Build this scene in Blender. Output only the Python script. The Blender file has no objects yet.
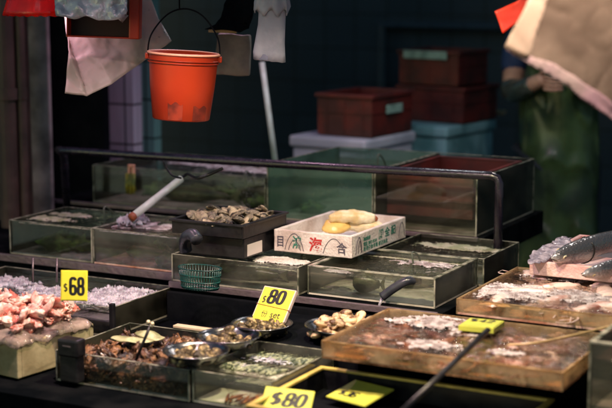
import bpy, bmesh, math, random
from mathutils import Vector, Matrix, Euler, noise
random.seed(7)
S = bpy.context.scene
C = S.collection
R = math.radians
# ------------------------------------------------------------------ camera
LENS_PX = 1445.0; CAM_Z = 1.65
PITCH = math.atan(234/1445); YAW = R(27.9)
cam = bpy.data.cameras.new('camera'); camo = bpy.data.objects.new('camera', cam); C.objects.link(camo)
cam.lens = 85; cam.sensor_width = 36; cam.clip_end = 300; cam.clip_start = .05
camo.location = (0, 0, CAM_Z); camo.rotation_euler = (R(90)-PITCH, 0, YAW)
cam.dof.use_dof = True; cam.dof.focus_distance = 4.05; cam.dof.aperture_fstop = 2.2
S.camera = camo
# ------------------------------------------------------------------ night sky
W = bpy.data.worlds.new('World'); S.world = W; W.use_nodes = True
wn = W.node_tree; bg = wn.nodes['Background']
sky = wn.nodes.new('ShaderNodeTexSky'); sky.sky_type = 'NISHITA'; sky.sun_disc = False
sky.sun_elevation = R(9); sky.sun_rotation = R(200)
tint = wn.nodes.new('ShaderNodeMix'); tint.data_type = 'RGBA'; tint.blend_type = 'MULTIPLY'; tint.inputs[0].default_value = 1
tint.inputs[7].default_value = (.58, .84, 1.02, 1)      # sky tinted cool to give bluish ambient light in the shadows
wn.links.new(sky.outputs[0], tint.inputs[6]); wn.links.new(tint.outputs[2], bg.inputs[0]); bg.inputs[1].default_value = 0.075
sun = bpy.data.lights.new('sun', 'SUN'); sun.energy = 0.03; sun.angle = R(5); sun.color = (.75, .9, 1)
suno = bpy.data.objects.new('sun', sun); C.objects.link(suno); suno.rotation_euler = (R(55), 0, R(10))
# ------------------------------------------------------------------ output
S.view_settings.view_transform = 'Standard'; S.view_settings.look = 'None'
S.view_settings.exposure = 0.0; S.view_settings.gamma = 1.0; S.view_settings.use_curve_mapping = False
S.render.engine = 'CYCLES'
cy = S.cycles
cy.use_denoising = True; cy.max_bounces = 10; cy.transparent_max_bounces = 24; cy.caustics_reflective = False
cy.caustics_refractive = False; cy.sample_clamp_indirect = 4; cy.sample_clamp_direct = 0
# ------------------------------------------------------------------ helpers: points
FW = Vector((-math.sin(YAW)*math.cos(PITCH), math.cos(YAW)*math.cos(PITCH), -math.sin(PITCH)))
RT = Vector((math.cos(YAW), math.sin(YAW), 0)); UP = RT.cross(FW)
def ray(px, py): return FW + RT*((px-306)/LENS_PX) + UP*((204-py)/LENS_PX)
def at(px, py, z):
    d = ray(px, py); t = (z-CAM_Z)/d.z
    return Vector((0, 0, CAM_Z)) + d*t
def far(px, py, D): return Vector((0, 0, CAM_Z)) + ray(px, py)*D
# ------------------------------------------------------------------ helpers: objects
def obj(name, bm, mat, parent=None, smooth=False):
    me = bpy.data.meshes.new(name)
    if isinstance(bm, bmesh.types.BMesh):
        bmesh.ops.recalc_face_normals(bm, faces=bm.faces[:])
        bm.to_mesh(me); bm.free()
    else: me = bm
    o = bpy.data.objects.new(name, me); C.objects.link(o)
    if mat and not me.materials: me.materials.append(mat)
    if smooth:
        for p in me.polygons: p.use_smooth = True
    if parent: o.parent = parent
    return o
def tag(o, label, cat, group=None, kind=None):
    if label: o['label'] = label
    if cat: o['category'] = cat
    if group: o['group'] = group
    if kind: o['kind'] = kind
    return o
def thing(name, label, cat, loc=(0, 0, 0), rz=0, group=None):
    o = bpy.data.objects.new(name, None); C.objects.link(o); o.empty_display_size = .05
    o.location = loc; o.rotation_euler = (0, 0, rz)
    return tag(o, label, cat, group)
def copy_tree(o, parent=None):
    c = o.copy(); C.objects.link(c); c.parent = parent
    for ch in [x for x in list(o.children)]: copy_tree(ch, c)
    return c
def box(bm, x0, x1, y0, y1, z0, z1, bev=0, M=None):
    g = bmesh.ops.create_cube(bm, size=1)
    vs = g['verts']
    for v in vs:
        v.co = Vector(((x0+x1)/2+v.co.x*(x1-x0), (y0+y1)/2+v.co.y*(y1-y0), (z0+z1)/2+v.co.z*(z1-z0)))
    if bev:
        es = list({e for v in vs for e in v.link_edges})
        r = bmesh.ops.bevel(bm, geom=es, offset=bev, segments=2, affect='EDGES', profile=.5)
        vs = list({v for f in r['faces'] for v in f.verts} | {v for v in vs if v.is_valid})
    if M:
        for v in vs: v.co = M @ v.co
    return vs
def tube(bm, pts, rad, seg=12, caps=True):
    pts = [Vector(p) for p in pts]
    n = len(pts)
    rad = rad if isinstance(rad, (list, tuple)) else [rad]*n
    rings = []; up = None
    for i, p in enumerate(pts):
        t = (pts[min(i+1, n-1)]-pts[max(i-1, 0)]).normalized()
        if up is None:
            up = Vector((0, 0, 1)) if abs(t.z) < .9 else Vector((1, 0, 0))
        a = t.cross(up).normalized(); b = a.cross(t).normalized(); up = b
        rings.append([bm.verts.new(p+(a*math.cos(k*2*math.pi/seg)+b*math.sin(k*2*math.pi/seg))*rad[i]) for k in range(seg)])
    for i in range(n-1):
        for k in range(seg):
            bm.faces.new((rings[i][k], rings[i][(k+1) % seg], rings[i+1][(k+1) % seg], rings[i+1][k]))
    if caps:
        bm.faces.new(rings[0][::-1]); bm.faces.new(rings[-1])
    return rings
def smoothpath(pts, n=8):
    pts = [Vector(p) for p in pts]; out = []
    P = [pts[0]]+pts+[pts[-1]]
    for i in range(1, len(P)-2):
        for k in range(n):
            t = k/n
            a, b, c, d = P[i-1], P[i], P[i+1], P[i+2]
            out.append(.5*((2*b)+(c-a)*t+(2*a-5*b+4*c-d)*t*t+(3*b-a-3*c+d)*t**3))
    out.append(pts[-1]); return out
def lathe(bm, prof, seg=32, sx=1, sy=1, fn=None):
    rings = []
    for j, (r, z) in enumerate(prof):
        ring = []
        for k in range(seg):
            a = 2*math.pi*k/seg; q = fn(a, j, r, z) if fn else (r, z)
            ring.append(bm.verts.new((q[0]*math.cos(a)*sx, q[0]*math.sin(a)*sy, q[1])))
        rings.append(ring)
    for i in range(len(prof)-1):
        for k in range(seg):
            bm.faces.new((rings[i][k], rings[i][(k+1) % seg], rings[i+1][(k+1) % seg], rings[i+1][k]))
    return rings
def noisy(bm, amp, scale, seed=0, vs=None):
    o = Vector((seed*7.31, seed*3.7, seed*1.9))
    for v in (vs or bm.verts):
        v.co += noise.noise_vector(v.co*scale+o)*amp
def sheet(name, pts, mat, parent=None, thick=.0012, cuts=5, amp=.006, scale=14, seed=1):
    bm = bmesh.new(); vs = [bm.verts.new(p) for p in pts]; bm.faces.new(vs)
    bmesh.ops.triangulate(bm, faces=bm.faces[:])
    for _ in range(cuts):
        bmesh.ops.subdivide_edges(bm, edges=[e for e in bm.edges if e.calc_length() > .012], cuts=1)
        bmesh.ops.triangulate(bm, faces=bm.faces[:])
    noisy(bm, amp, scale, seed); noisy(bm, amp*.45, scale*3, seed+5)
    bm.normal_update(); off = Vector((seed*3.3, seed, seed*2.1))
    for v in bm.verts:
        c = 1-abs(noise.noise(v.co*scale*1.7+off))*2.2; d_ = 1-abs(noise.noise(v.co*scale*3.9+off*2))*2.2
        v.co += v.normal*(max(c, 0)**3*amp*.8+max(d_, 0)**3*amp*.35)
    o = obj(name, bm, mat, parent, True)
    m = o.modifiers.new('thick', 'SOLIDIFY'); m.thickness = thick
    return o
# ------------------------------------------------------------------ helpers: materials
def newmat(name):
    m = bpy.data.materials.new(name); m.use_nodes = True; nt = m.node_tree
    return m, nt, nt.nodes, nt.links, nt.nodes['Principled BSDF']
def mat(name, col, rough=.5, col2=None, scale=20, bump=0, bscale=None, metal=0, spec=.5, trans=0, detail=5, sub=0, thr=(.4, .6), rand=0, coat=0, sss=0):
    m, nt, N, L, b = newmat(name)
    b.inputs['Roughness'].default_value = rough; b.inputs['Metallic'].default_value = metal
    b.inputs['Specular IOR Level'].default_value = spec
    b.inputs['Coat Weight'].default_value = coat; b.inputs['Coat Roughness'].default_value = .08
    tc = N.new('ShaderNodeTexCoord')
    vec = tc.outputs['Object']
    oi = N.new('ShaderNodeObjectInfo')
    add = N.new('ShaderNodeVectorMath'); add.operation = 'ADD'
    mul = N.new('ShaderNodeVectorMath'); mul.operation = 'SCALE'; mul.inputs['Scale'].default_value = 1.0
    comb = N.new('ShaderNodeCombineXYZ')
    rm = N.new('ShaderNodeMath'); rm.operation = 'MULTIPLY'; rm.inputs[1].default_value = 13.0
    L.new(oi.outputs['Random'], rm.inputs[0])
    for i in range(3): L.new(rm.outputs[0], comb.inputs[i])
    L.new(vec, add.inputs[0]); L.new(comb.outputs[0], add.inputs[1]); vec = add.outputs[0]
    if col2:
        nz = N.new('ShaderNodeTexNoise'); nz.inputs['Scale'].default_value = scale; nz.inputs['Detail'].default_value = detail
        L.new(vec, nz.inputs['Vector'])
        cr = N.new('ShaderNodeValToRGB'); cr.color_ramp.elements[0].position = thr[0]; cr.color_ramp.elements[1].position = thr[1]
        cr.color_ramp.elements[0].color = (*col, 1); cr.color_ramp.elements[1].color = (*col2, 1)
        L.new(nz.outputs[0], cr.inputs[0]); co = cr.outputs[0]
        if rand:
            hs = N.new('ShaderNodeHueSaturation'); mr = N.new('ShaderNodeMapRange')
            mr.inputs['To Min'].default_value = 1-rand; mr.inputs['To Max'].default_value = 1+rand
            L.new(oi.outputs['Random'], mr.inputs['Value']); L.new(mr.outputs[0], hs.inputs['Value'])
            L.new(co, hs.inputs['Color']); co = hs.outputs[0]
        L.new(co, b.inputs['Base Color'])
        rr = N.new('ShaderNodeMapRange'); rr.inputs['To Min'].default_value = max(.02, rough-.12); rr.inputs['To Max'].default_value = min(1, rough+.15)
        L.new(nz.outputs[0], rr.inputs['Value']); L.new(rr.outputs[0], b.inputs['Roughness'])
    else:
        b.inputs['Base Color'].default_value = (*col, 1)
    if sss:
        b.inputs['Subsurface Weight'].default_value = sss; b.inputs['Subsurface Scale'].default_value = .01
    if bump:
        n2 = N.new('ShaderNodeTexNoise'); n2.inputs['Scale'].default_value = bscale or scale*3; n2.inputs['Detail'].default_value = 6
        L.new(vec, n2.inputs['Vector'])
        bp = N.new('ShaderNodeBump'); bp.inputs['Strength'].default_value = bump; bp.inputs['Distance'].default_value = .01
        L.new(n2.outputs[0], bp.inputs['Height']); L.new(bp.outputs[0], b.inputs['Normal'])
    if trans:   # thin translucent plastic
        tr = N.new('ShaderNodeBsdfTranslucent'); mx = N.new('ShaderNodeMixShader'); mx.inputs[0].default_value = trans
        if col2: L.new(co, tr.inputs[0])
        else: tr.inputs[0].default_value = (*col, 1)
        L.new(b.outputs[0], mx.inputs[1]); L.new(tr.outputs[0], mx.inputs[2])
        L.new(mx.outputs[0], N['Material Output'].inputs[0])
    return m
def clear(name, tint, refl=1.0, dirt=None, dirt_amt=.15, dscale=9, rough=.03, bump=0, bscale=60, ior=1.45):
    """clear sheet: tinted transparency, fresnel gloss, a film of scum or lime on it"""
    m, nt, N, L, b = newmat(name)
    N.remove(b)
    t = N.new('ShaderNodeBsdfTransparent'); t.inputs[0].default_value = (*tint, 1)
    g = N.new('ShaderNodeBsdfGlossy'); g.inputs['Roughness'].default_value = rough
    fr = N.new('ShaderNodeFresnel'); fr.inputs[0].default_value = ior
    mm = N.new('ShaderNodeMath'); mm.operation = 'MULTIPLY'; mm.inputs[1].default_value = refl
    mx = N.new('ShaderNodeMixShader')
    L.new(fr.outputs[0], mm.inputs[0]); L.new(mm.outputs[0], mx.inputs[0]); L.new(t.outputs[0], mx.inputs[1]); L.new(g.outputs[0], mx.inputs[2])
    tc = N.new('ShaderNodeTexCoord'); out = mx.outputs[0]
    if dirt:
        nz = N.new('ShaderNodeTexNoise'); nz.inputs['Scale'].default_value = dscale; nz.inputs['Detail'].default_value = 7
        L.new(tc.outputs['Object'], nz.inputs['Vector'])
        mr = N.new('ShaderNodeMapRange'); mr.inputs['From Min'].default_value = .35; mr.inputs['From Max'].default_value = .72
        mr.inputs['To Min'].default_value = dirt_amt*.25; mr.inputs['To Max'].default_value = dirt_amt*1.8
        L.new(nz.outputs[0], mr.inputs['Value'])
        d = N.new('ShaderNodeBsdfDiffuse'); d.inputs[0].default_value = (*dirt, 1)
        tl = N.new('ShaderNodeBsdfTranslucent'); tl.inputs[0].default_value = (*dirt, 1)
        dm = N.new('ShaderNodeMixShader'); L.new(d.outputs[0], dm.inputs[1]); L.new(tl.outputs[0], dm.inputs[2])
        m2 = N.new('ShaderNodeMixShader'); L.new(mr.outputs[0], m2.inputs[0]); L.new(out, m2.inputs[1]); L.new(dm.outputs[0], m2.inputs[2]); out = m2.outputs[0]
    if bump:
        n2 = N.new('ShaderNodeTexNoise'); n2.inputs['Scale'].default_value = bscale; n2.inputs['Detail'].default_value = 3
        L.new(tc.outputs['Object'], n2.inputs['Vector'])
        bp = N.new('ShaderNodeBump'); bp.inputs['Strength'].default_value = bump; bp.inputs['Distance'].default_value = .01
        L.new(n2.outputs[0], bp.inputs['Height']); L.new(bp.outputs[0], g.inputs['Normal']); L.new(bp.outputs[0], fr.inputs['Normal'])
    L.new(out, N['Material Output'].inputs[0])
    return m
def tile_mat(name, col, col2, mortar, w, h, rough=.3):
    m, nt, N, L, b = newmat(name)
    tc = N.new('ShaderNodeTexCoord'); br = N.new('ShaderNodeTexBrick'); br.offset = 0
    mp = N.new('ShaderNodeMapping'); mp.inputs['Rotation'].default_value = (R(90), 0, 0)
    br.inputs['Color1'].default_value = (*col, 1); br.inputs['Color2'].default_value = (*col2, 1); br.inputs['Mortar'].default_value = (*mortar, 1)
    br.inputs['Scale'].default_value = 1; br.inputs['Brick Width'].default_value = w; br.inputs['Row Height'].default_value = h
    br.inputs['Mortar Size'].default_value = .004
    L.new(tc.outputs['Object'], mp.inputs[0]); L.new(mp.outputs[0], br.inputs[0]); 
    nz = N.new('ShaderNodeTexNoise'); nz.inputs['Scale'].default_value = 5; nz.inputs['Detail'].default_value = 6
    mx = N.new('ShaderNodeMix'); mx.data_type = 'RGBA'; mx.blend_type = 'MULTIPLY'; mx.inputs[0].default_value = .7
    L.new(br.outputs[0], mx.inputs[6]); L.new(nz.outputs[0], mx.inputs[7]); L.new(mx.outputs[2], b.inputs['Base Color'])
    b.inputs['Roughness'].default_value = rough
    bp = N.new('ShaderNodeBump'); bp.inputs['Strength'].default_value = .4; bp.invert = True; L.new(br.outputs[1], bp.inputs['Height']); L.new(bp.outputs[0], b.inputs['Normal'])
    return m
def emis(name, col, s):
    m, nt, N, L, b = newmat(name)
    b.inputs['Emission Color'].default_value = (*col, 1); b.inputs['Emission Strength'].default_value = s; b.inputs['Base Color'].default_value = (.8, .8, .8, 1)
    return m
M = dict(
    ground=mat('wet_concrete', (.05, .055, .055), .25, (.09, .09, .085), 4, .3),
    wall=tile_mat('dark_wall', (.07, .10, .12), (.05, .08, .10), (.01, .015, .015), .2, .2, .45),
    mauve=tile_mat('mauve_tile', (.78, .70, .84), (.68, .62, .76), (.05, .05, .06), .16, .16),
    teal_t=tile_mat('teal_tile', (.30, .62, .56), (.24, .52, .47), (.03, .05, .05), .16, .16),
    plaster=mat('stained_plaster', (.30, .26, .26), .8, (.12, .10, .10), 7, .4),
    brown=mat('brown_paint', (.045, .028, .022), .55, (.075, .045, .035), 9, .2),
    black=mat('black_paint', (.005, .006, .008), .5, (.008, .009, .011), 12, .2, spec=0),
    blackp=mat('black_plastic', (.006, .006, .008), .35, (.016, .016, .018), 18, .1, spec=.3),
    rail=mat('dark_purple_tube', (.010, .008, .014), .25, (.022, .016, .030), 25, .1, spec=.7),
    bench=mat('dark_bench', (.003, .004, .005), .6, (.008, .009, .010), 8, .3, spec=0),
    trim=mat('worn_steel_trim', (.20, .15, .18), .35, (.16, .13, .14), 22, .2, metal=.5),
    edge=mat('acrylic_edge', (.34, .34, .27), .15, (.07, .08, .055), 30, .1, spec=.7),
    glass=clear('tank_glass', (.95, .97, .94), 1.2, (.34, .33, .24), .055, 14),
    glassp=clear('wet_tank_glass', (.93, .96, .93), 1.3, (.50, .50, .42), .13, 10),
    glass2=clear('tank_glass_hazy', (.80, .92, .86), 1.0, (.25, .40, .33), .34, 4),
    amber=clear('amber_plastic', (.95, .84, .62), 1.3, (.86, .70, .46), .40, 18, .10),
    water=clear('water', (.90, .94, .88), 1.6, (.34, .32, .26), .05, 16, .03, .6, 55, 1.33),
    waterr=clear('rippled_tray_water', (.93, .88, .80), 2.0, (.45, .30, .2), .02, 16, .03, .7, 55, 1.33),
    waterg=clear('green_water', (.74, .88, .74), 1.4, (.18, .30, .20), .12, 8, .02, .3, 40, 1.33),
    waterb=clear('brown_water', (.85, .74, .66), 1.6, (.38, .24, .18), .12, 10, .03, .5, 50, 1.33),
    base=mat('tank_floor', (.34, .32, .26), .5, (.14, .14, .10), 14, .2),
    basew=mat('pale_tank_floor', (.55, .52, .44), .5, (.30, .28, .2), 9, .2),
    foam=mat('white_foam', (.68, .62, .58), .7, (.40, .31, .27), 11, .4, 130, thr=(.45, .72)),
    foampink=mat('pink_stained_foam', (.74, .58, .55), .5, (.55, .27, .26), 9, .35, 130),
    foamin=mat('white_foam_inside', (.80, .78, .74), .7, (.6, .55, .5), 9, .2, 160),
    cream=mat('cream_crate', (.38, .34, .20), .6, (.20, .165, .08), 8, .3),
    yellowrim=mat('yellow_rim', (.66, .52, .12), .4, (.36, .27, .07), 12, .2),
    amberrim=clear('amber_rim', (.9, .75, .5), 1.2, (.62, .47, .28), .55, 20, .10),
    cooler=mat('pale_cooler', (.50, .50, .58), .6, (.36, .37, .45), 6, .1),
    coolert=mat('teal_cooler', (.22, .42, .46), .6, (.10, .24, .26), 6, .1),
    red=mat('red_crate', (.12, .013, .009), .55, (.05, .009, .007), 8, .1),
    mint=mat('mint_label', (.28, .42, .36), .6, (.16, .26, .22), 18),
    orange=mat('orange_plastic', (.46, .045, .012), .34, (.34, .028, .010), 7, .05, thr=(.36, .72), trans=.2, spec=.5),
    bucket_patch=mat('bucket_dark_patch', (.10, .012, .006), .5, (.26, .028, .009), 22),
    rimo=mat('pale_orange_rim', (.85, .42, .28), .35),
    lamp=mat('red_lamp_plastic', (.80, .03, .012), .22, (.60, .02, .01), 10, .03, trans=.5, spec=.8),
    redtag=mat('red_card', (.75, .04, .015), .5, (.6, .03, .015), 10, trans=.3),
    whitebag=mat('white_plastic', (.62, .56, .50), .35, (.54, .47, .41), 5, .15, 30, trans=.35),
    clearbag=mat('tan_plastic', (.52, .43, .34), .22, (.40, .32, .25), 3, .2, 12, trans=.5, spec=.8),
    silver=mat('silver_plastic', (.28, .33, .38), .3, (.55, .58, .62), 14, 1.0, 18, metal=.2),
    glove=mat('white_glove', (.48, .50, .60), .5, (.32, .34, .44), 10, .3, 30, trans=.1),
    cuff=mat('blue_grey_lining', (.14, .16, .24), .5),
    tin=mat('grey_brown_canvas', (.20, .17, .14), .6, (.11, .095, .08), 12, .3),
    steel=mat('steel', (.30, .30, .31), .22, (.18, .18, .18), 20, .1, metal=1),
    wire=mat('wire', (.35, .34, .30), .35, metal=.8),
    bulb=emis('bulb', (1, .82, .6), 30),
    ice=mat('crushed_ice', (.34, .33, .38), .08, (.66, .66, .72), 30, .8, 90, sss=.3, spec=.8),
    tubing=mat('pale_tubing', (.12, .14, .11), .25, (.07, .09, .06), 30, trans=.2),
    scum=mat('green_scum', (.46, .44, .34), .3, (.24, .26, .14), 30, .6, 160, spec=.8),
    froth=mat('froth', (.66, .61, .61), .18, (.28, .22, .21), 34, .6, 200, spec=.8),
    yellow=mat('yellow_card', (.80, .74, .05), .5, (.72, .66, .04), 20),
    yellow2=mat('green_yellow_card', (.62, .66, .08), .5, (.5, .55, .07), 20),
    cardback=mat('pink_foam_block', (.78, .62, .58), .7, (.65, .5, .46), 20, .2),
    ink=mat('black_ink', (.01, .01, .01), .5),
    inkr=mat('red_ink', (.45, .03, .03), .6), inkg=mat('green_ink', (.02, .16, .11), .6), inkb=mat('grey_ink', (.08, .07, .09), .6),
    wlabel=mat('white_label', (.75, .66, .62), .6),
    pole=mat('white_pole', (.68, .78, .74), .35, (.5, .55, .5), 14),
    cork=mat('orange_brown_cap', (.42, .12, .04), .5, (.25, .07, .03), 40),
    teal=mat('teal_basket', (.004, .07, .06), .3, (.002, .035, .03), 12, spec=.7),
    oyster=mat('oyster_shell', (.34, .28, .19), .35, (.035, .028, .022), 38, .9, 120, rand=.5, thr=(.42, .6)),
    clam=mat('clam_shell', (.66, .48, .28), .2, (.12, .05, .018), 55, .4, 100, rand=.4, thr=(.46, .60)),
    mussel=mat('bowl_shellfish', (.07, .05, .025), .2, (.50, .38, .18), 70, .9, 160, rand=.5, thr=(.5, .64)),
    whelk=mat('brown_shellfish', (.20, .10, .045), .13, (.035, .016, .010), 42, 1.0, 130, rand=.7, thr=(.42, .58), spec=.8),
    meat=mat('pink_fish_meat', (.62, .19, .14), .14, (.82, .64, .56), 42, .4, 90, rand=.25, sss=.15),
    meat2=mat('red_fish_meat', (.38, .06, .04), .22, (.75, .42, .36), 28, .4, 90, rand=.3, sss=.15),
    geo=mat('pale_clam_neck', (.74, .68, .48), .3, (.60, .46, .22), 18, .35, 70, sss=.15),
    geoy=mat('golden_shell', (.78, .58, .20), .3, (.66, .42, .12), 22, .2, 60),
    squid=mat('brown_squid', (.15, .055, .022), .14, (.58, .38, .30), 18, .5, 90, rand=.5, thr=(.52, .66), spec=.9),
    squidp=mat('pale_squid', (.80, .60, .54), .2, (.36, .10, .06), 9, .3, 90, rand=.2, thr=(.56, .66)),
    bed=mat('brown_squid_bed', (.07, .028, .012), .25, (.30, .15, .07), 14, .6, 60),
    bedp=mat('pink_bed', (.72, .52, .45), .25, (.45, .20, .13), 9, .5, 50),
    shrimp=mat('grey_green_shrimp', (.30, .33, .20), .25, (.06, .08, .05), 70, .2, thr=(.45, .55)),
    shrimpr=mat('red_brown_shrimp', (.38, .14, .05), .25, (.10, .03, .02), 60, .2),
    fish=None,
    belly=mat('fish_fin', (.24, .26, .30), .3),
    darkfish=mat('dark_fish', (.025, .03, .02), .3, (.09, .09, .05), 20, .2),
    moss=mat('green_moss', (.10, .17, .03), .8, (.03, .05, .02), 18, .8, 60),
    apron=mat('green_apron', (.050, .085, .028), .3, (.016, .030, .013), 6, .3, 12, spec=.5),
    skin=mat('skin', (.45, .25, .17), .5, (.38, .2, .14), 30), hair=mat('black_hair', (.01, .01, .01), .4),
    shirt=mat('blue_shirt', (.012, .035, .11), .7, (.010, .025, .08), 20, .2), trouser=mat('dark_trousers', (.015, .018, .03), .7), boot=mat('rubber_boot', (.01, .012, .01), .3),
    sleeve=mat('grey_green_sleeve', (.05, .06, .05), .25, (.03, .04, .03), 10, .2),
    hose=mat('grey_hose', (.016, .02, .028), .3, (.04, .042, .055), 20),
    cane=mat('pale_cane', (.60, .42, .20), .4, (.4, .28, .12), 30),
    flat=mat('pale_flatfish', (.50, .50, .28), .3, (.25, .26, .12), 30, .2),
)
# ------------------------------------------------------------------ the setting
bm = bmesh.new(); box(bm, -60, 60, -40, 70, -.2, 0); tag(obj('ground', bm, M['ground']), 'wet dark concrete floor of the market', 'ground', kind='structure')
def wallbox(name, label, cat, x0, x1, y0, y1, z0, z1, m, bev=0):
    bm = bmesh.new(); cx, cyy = (x0+x1)/2, (y0+y1)/2
    box(bm, x0-cx, x1-cx, y0-cyy, y1-cyy, 0, z1-z0, bev)
    o = obj(name, bm, M[m]); o.location = (cx, cyy, z0); return tag(o, label, cat)
wallbox('back_wall', 'dark blue green tiled wall behind the stall', 'wall', -9, 2, 7.6, 7.8, 0, 3.2, 'wall')
q = far(133, 100, 5.75)
wallbox('tiled_pillar', 'mauve tiled pillar behind the orange bucket', 'pillar', q.x-.4, q.x, q.y, q.y+.06, 0, 3.2, 'mauve')
q = far(151, 100, 5.95)
wallbox('tiled_wall', 'narrow teal tiled wall beside the mauve tiled pillar', 'wall', q.x-.4, q.x, q.y+.02, q.y+.07, 0, 3.2, 'teal_t')
q = far(103, 100, 5.6)
wallbox('dark_gap_panel', 'black upright panel filling the dark gap between plaster column and tiled pillar', 'partition', q.x-.33, q.x, q.y, q.y+.04, 0, 2.6, 'black')  # black panel filling the dark gap left of the pillar
q = far(49, 100, 5.2)
wallbox('plaster_column', 'stained pale plaster column left of the tanks', 'column', q.x-.088, q.x, q.y, q.y+.018, 0, 3.2, 'plaster', .006)
for k, (px, r, lab) in enumerate(((22, .016, 'thin dark brown drain pipe touching the plaster column'), (7, .036, 'thick brown drain pipe at the far left'))):
    q = far(px, 100, 5.1); bm = bmesh.new(); tube(bm, [(0, 0, 0), (0, 0, 3.2)], r, 16)
    tube(bm, [(0, 0, 1.2), (0, 0, 1.24)], r*1.25, 16)
    o = obj('drain_pipe', bm, M['brown'], smooth=False); o.location = (q.x, q.y, 0); tag(o, lab, 'pipe')
bm = bmesh.new(); a = far(322, 30, 7.6); b = far(440, 36, 7.6); a.y = b.y = 7.56
tube(bm, [(a.x, 7.56, 0), (a.x, 7.56, a.z), (b.x+.6, 7.56, a.z)], .03, 12); tag(obj('wall_pipe', bm, M['wall']), 'dark teal pipe running along the back wall', 'pipe')
q = far(-4, 100, 5.6); wallbox('side_wall', 'dark brown wall at the left end', 'wall', q.x-3, q.x+.12, q.y, q.y+.1, 0, 3.2, 'brown')

# ------------------------------------------------------------------ display bench
bench = thing('display_bench', 'stepped dark bench carrying the tanks and trays', 'bench', (-1.9, 3.5, 0))
def bpart(name, x0, x1, y0, y1, z0, z1, m='bench', bev=.002):
    bm = bmesh.new(); box(bm, x0+1.9, x1+1.9, y0-3.5, y1-3.5, z0, z1, bev); return obj(name, bm, M[m], bench)
bpart('skirt', -3.5, -.3, 2.86, 2.90, 0.02, .58, 'black')
bpart('shelf', -3.5, -.3, 2.70, 3.20, .585, .62)
bpart('shelf', -3.5, -2.305, 3.203, 3.58, .60, .635)
bpart('shelf', -2.30, -1.99, 3.21, 3.483, .59, .63, 'black')
bpart('shelf', -1.985, -1.53, 3.17, 3.483, .62, .698, 'black')
bpart('shelf', -3.6, -2.325, 3.60, 4.10, .66, .743)
bpart('shelf', -2.32, -1.45, 3.52, 4.185, .66, .738)
bpart('shelf', -3.3, -1.60, 4.20, 4.80, .74, .818)
bpart('riser', -2.31, -1.45, 3.485, 3.503, .30, .715, 'black')
bpart('riser', -1.50, -.60, 3.205, 3.345, .45, .728)
bpart('riser', -1.34, -.30, 3.375, 3.78, .45, .778)
bpart('riser', -1.24, -.30, 3.83, 4.20, .45, .823)
bpart('riser', -.86, -.45, 2.97, 3.198, .622, .70)
bpart('edge_trim', -3.6, -2.322, 3.587, 3.598, .722, .746, 'trim')
bpart('edge_trim', -2.318, -1.46, 3.507, 3.518, .722, .741, 'trim')
bpart('edge_trim', -3.3, -1.61, 4.187, 4.199, .808, .821, 'trim')
for x in (-3.4, -2.3, -1.2, -.4):
    for y in (2.75, 4.7):
        bpart('leg', x-.025, x+.025, y-.025, y+.025, 0, .584 if y < 3 else .739, 'black')

# ------------------------------------------------------------------ tanks
TANKS = {}
def clip_in(p, lim): return lim is None or (lim[0] < p[0] < lim[1] and lim[2] < p[1] < lim[3])
LIM = {'large squid': (-1.515, -.948, 2.98, 3.332), 'rear squid': (-1.335, -.63, 3.38, 3.80), 'crushed ice': (-2.94, -2.325, 3.225, 3.52), 'foam box': (-2.305, -1.90, 3.53, 3.87), 'shrimp': (-1.805, -1.605, 2.855, 3.15), 'long rear left': (-3.09, -2.395, 4.22, 4.61), 'pale rimmed': (-1.865, -1.495, 3.563, 3.862), 'small white heap': (-2.65, -2.345, 3.60, 3.89), 'far left': (-2.98, -2.675, 3.615, 3.89), 'brown water': (-2.65, -2.345, 3.615, 3.89)}
def tank(name, label, x0, x1, y0, y1, z0, z1, glass='glass', water=None, level=.85, base='base', group=None, cat='tank', t=.005, edge='edge', rimw=0, posts=True, divider=None, floor_only=False):
    cx, cyy = (x0+x1)/2, (y0+y1)/2; w, d, h = (x1-x0)/2, (y1-y0)/2, z1-z0
    T = thing(name, label, cat, (cx, cyy, z0), 0, group)
    bm = bmesh.new()
    for a in ((-w, w, -d, -d+t), (-w, w, d-t, d), (-w, -w+t, -d+t+.0005, d-t-.0005), (w-t, w, -d+t+.0005, d-t-.0005)):
        box(bm, a[0], a[1], a[2], a[3], .0055, h)
    obj('wall_panels', bm, M[glass], T)
    bm = bmesh.new(); box(bm, -w, w, -d, d, 0, .005); obj('floor_panel', bm, M[base], T)
    bm = bmesh.new()
    rw = rimw or t-.001
    for a in ((-w-.001, w+.001, -d-.001, -d+rw), (-w-.001, w+.001, d-rw, d+.001), (-w-.001, -w+rw, -d+rw, d-rw), (w-rw, w+.001, -d+rw, d-rw)):
        box(bm, a[0], a[1], a[2], a[3], h, h+(.0015 if not rimw else .004), .0005)
    obj('rim', bm, M[edge], T)
    if posts:
        for sx in (-1, 1):
            for sy in (-1, 1):
                bm = bmesh.new(); box(bm, sx*w-.002-.0012*sx, sx*w+.002-.0012*sx, sy*d-.002-.0012*sy, sy*d+.002-.0012*sy, .0, h-.001)
                obj('corner_seam', bm, M[edge], T)
    if divider is not None:
        bm = bmesh.new(); box(bm, divider-.003, divider+.003, -d+t+.001, d-t-.001, .0055, h-.001); obj('divider', bm, M['edge'], T)
    if water:
        bm = bmesh.new(); zt = h*level
        nx, ny = 40, 30
        top = [[bm.verts.new((-w+t+.001+(2*w-2*t-.002)*i/nx, -d+t+.001+(2*d-2*t-.002)*j/ny, zt+noise.noise(Vector((i*.35+x0*9, j*.35, 3)))*.0022)) for i in range(nx+1)] for j in range(ny+1)]
        for j in range(ny):
            for i in range(nx): bm.faces.new((top[j][i], top[j][i+1], top[j+1][i+1], top[j+1][i]))
        obj('water', bm, M[water], T, True)
    TANKS[name+label] = T
    return T
G = 'clear holding tanks along the stepped bench'
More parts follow.
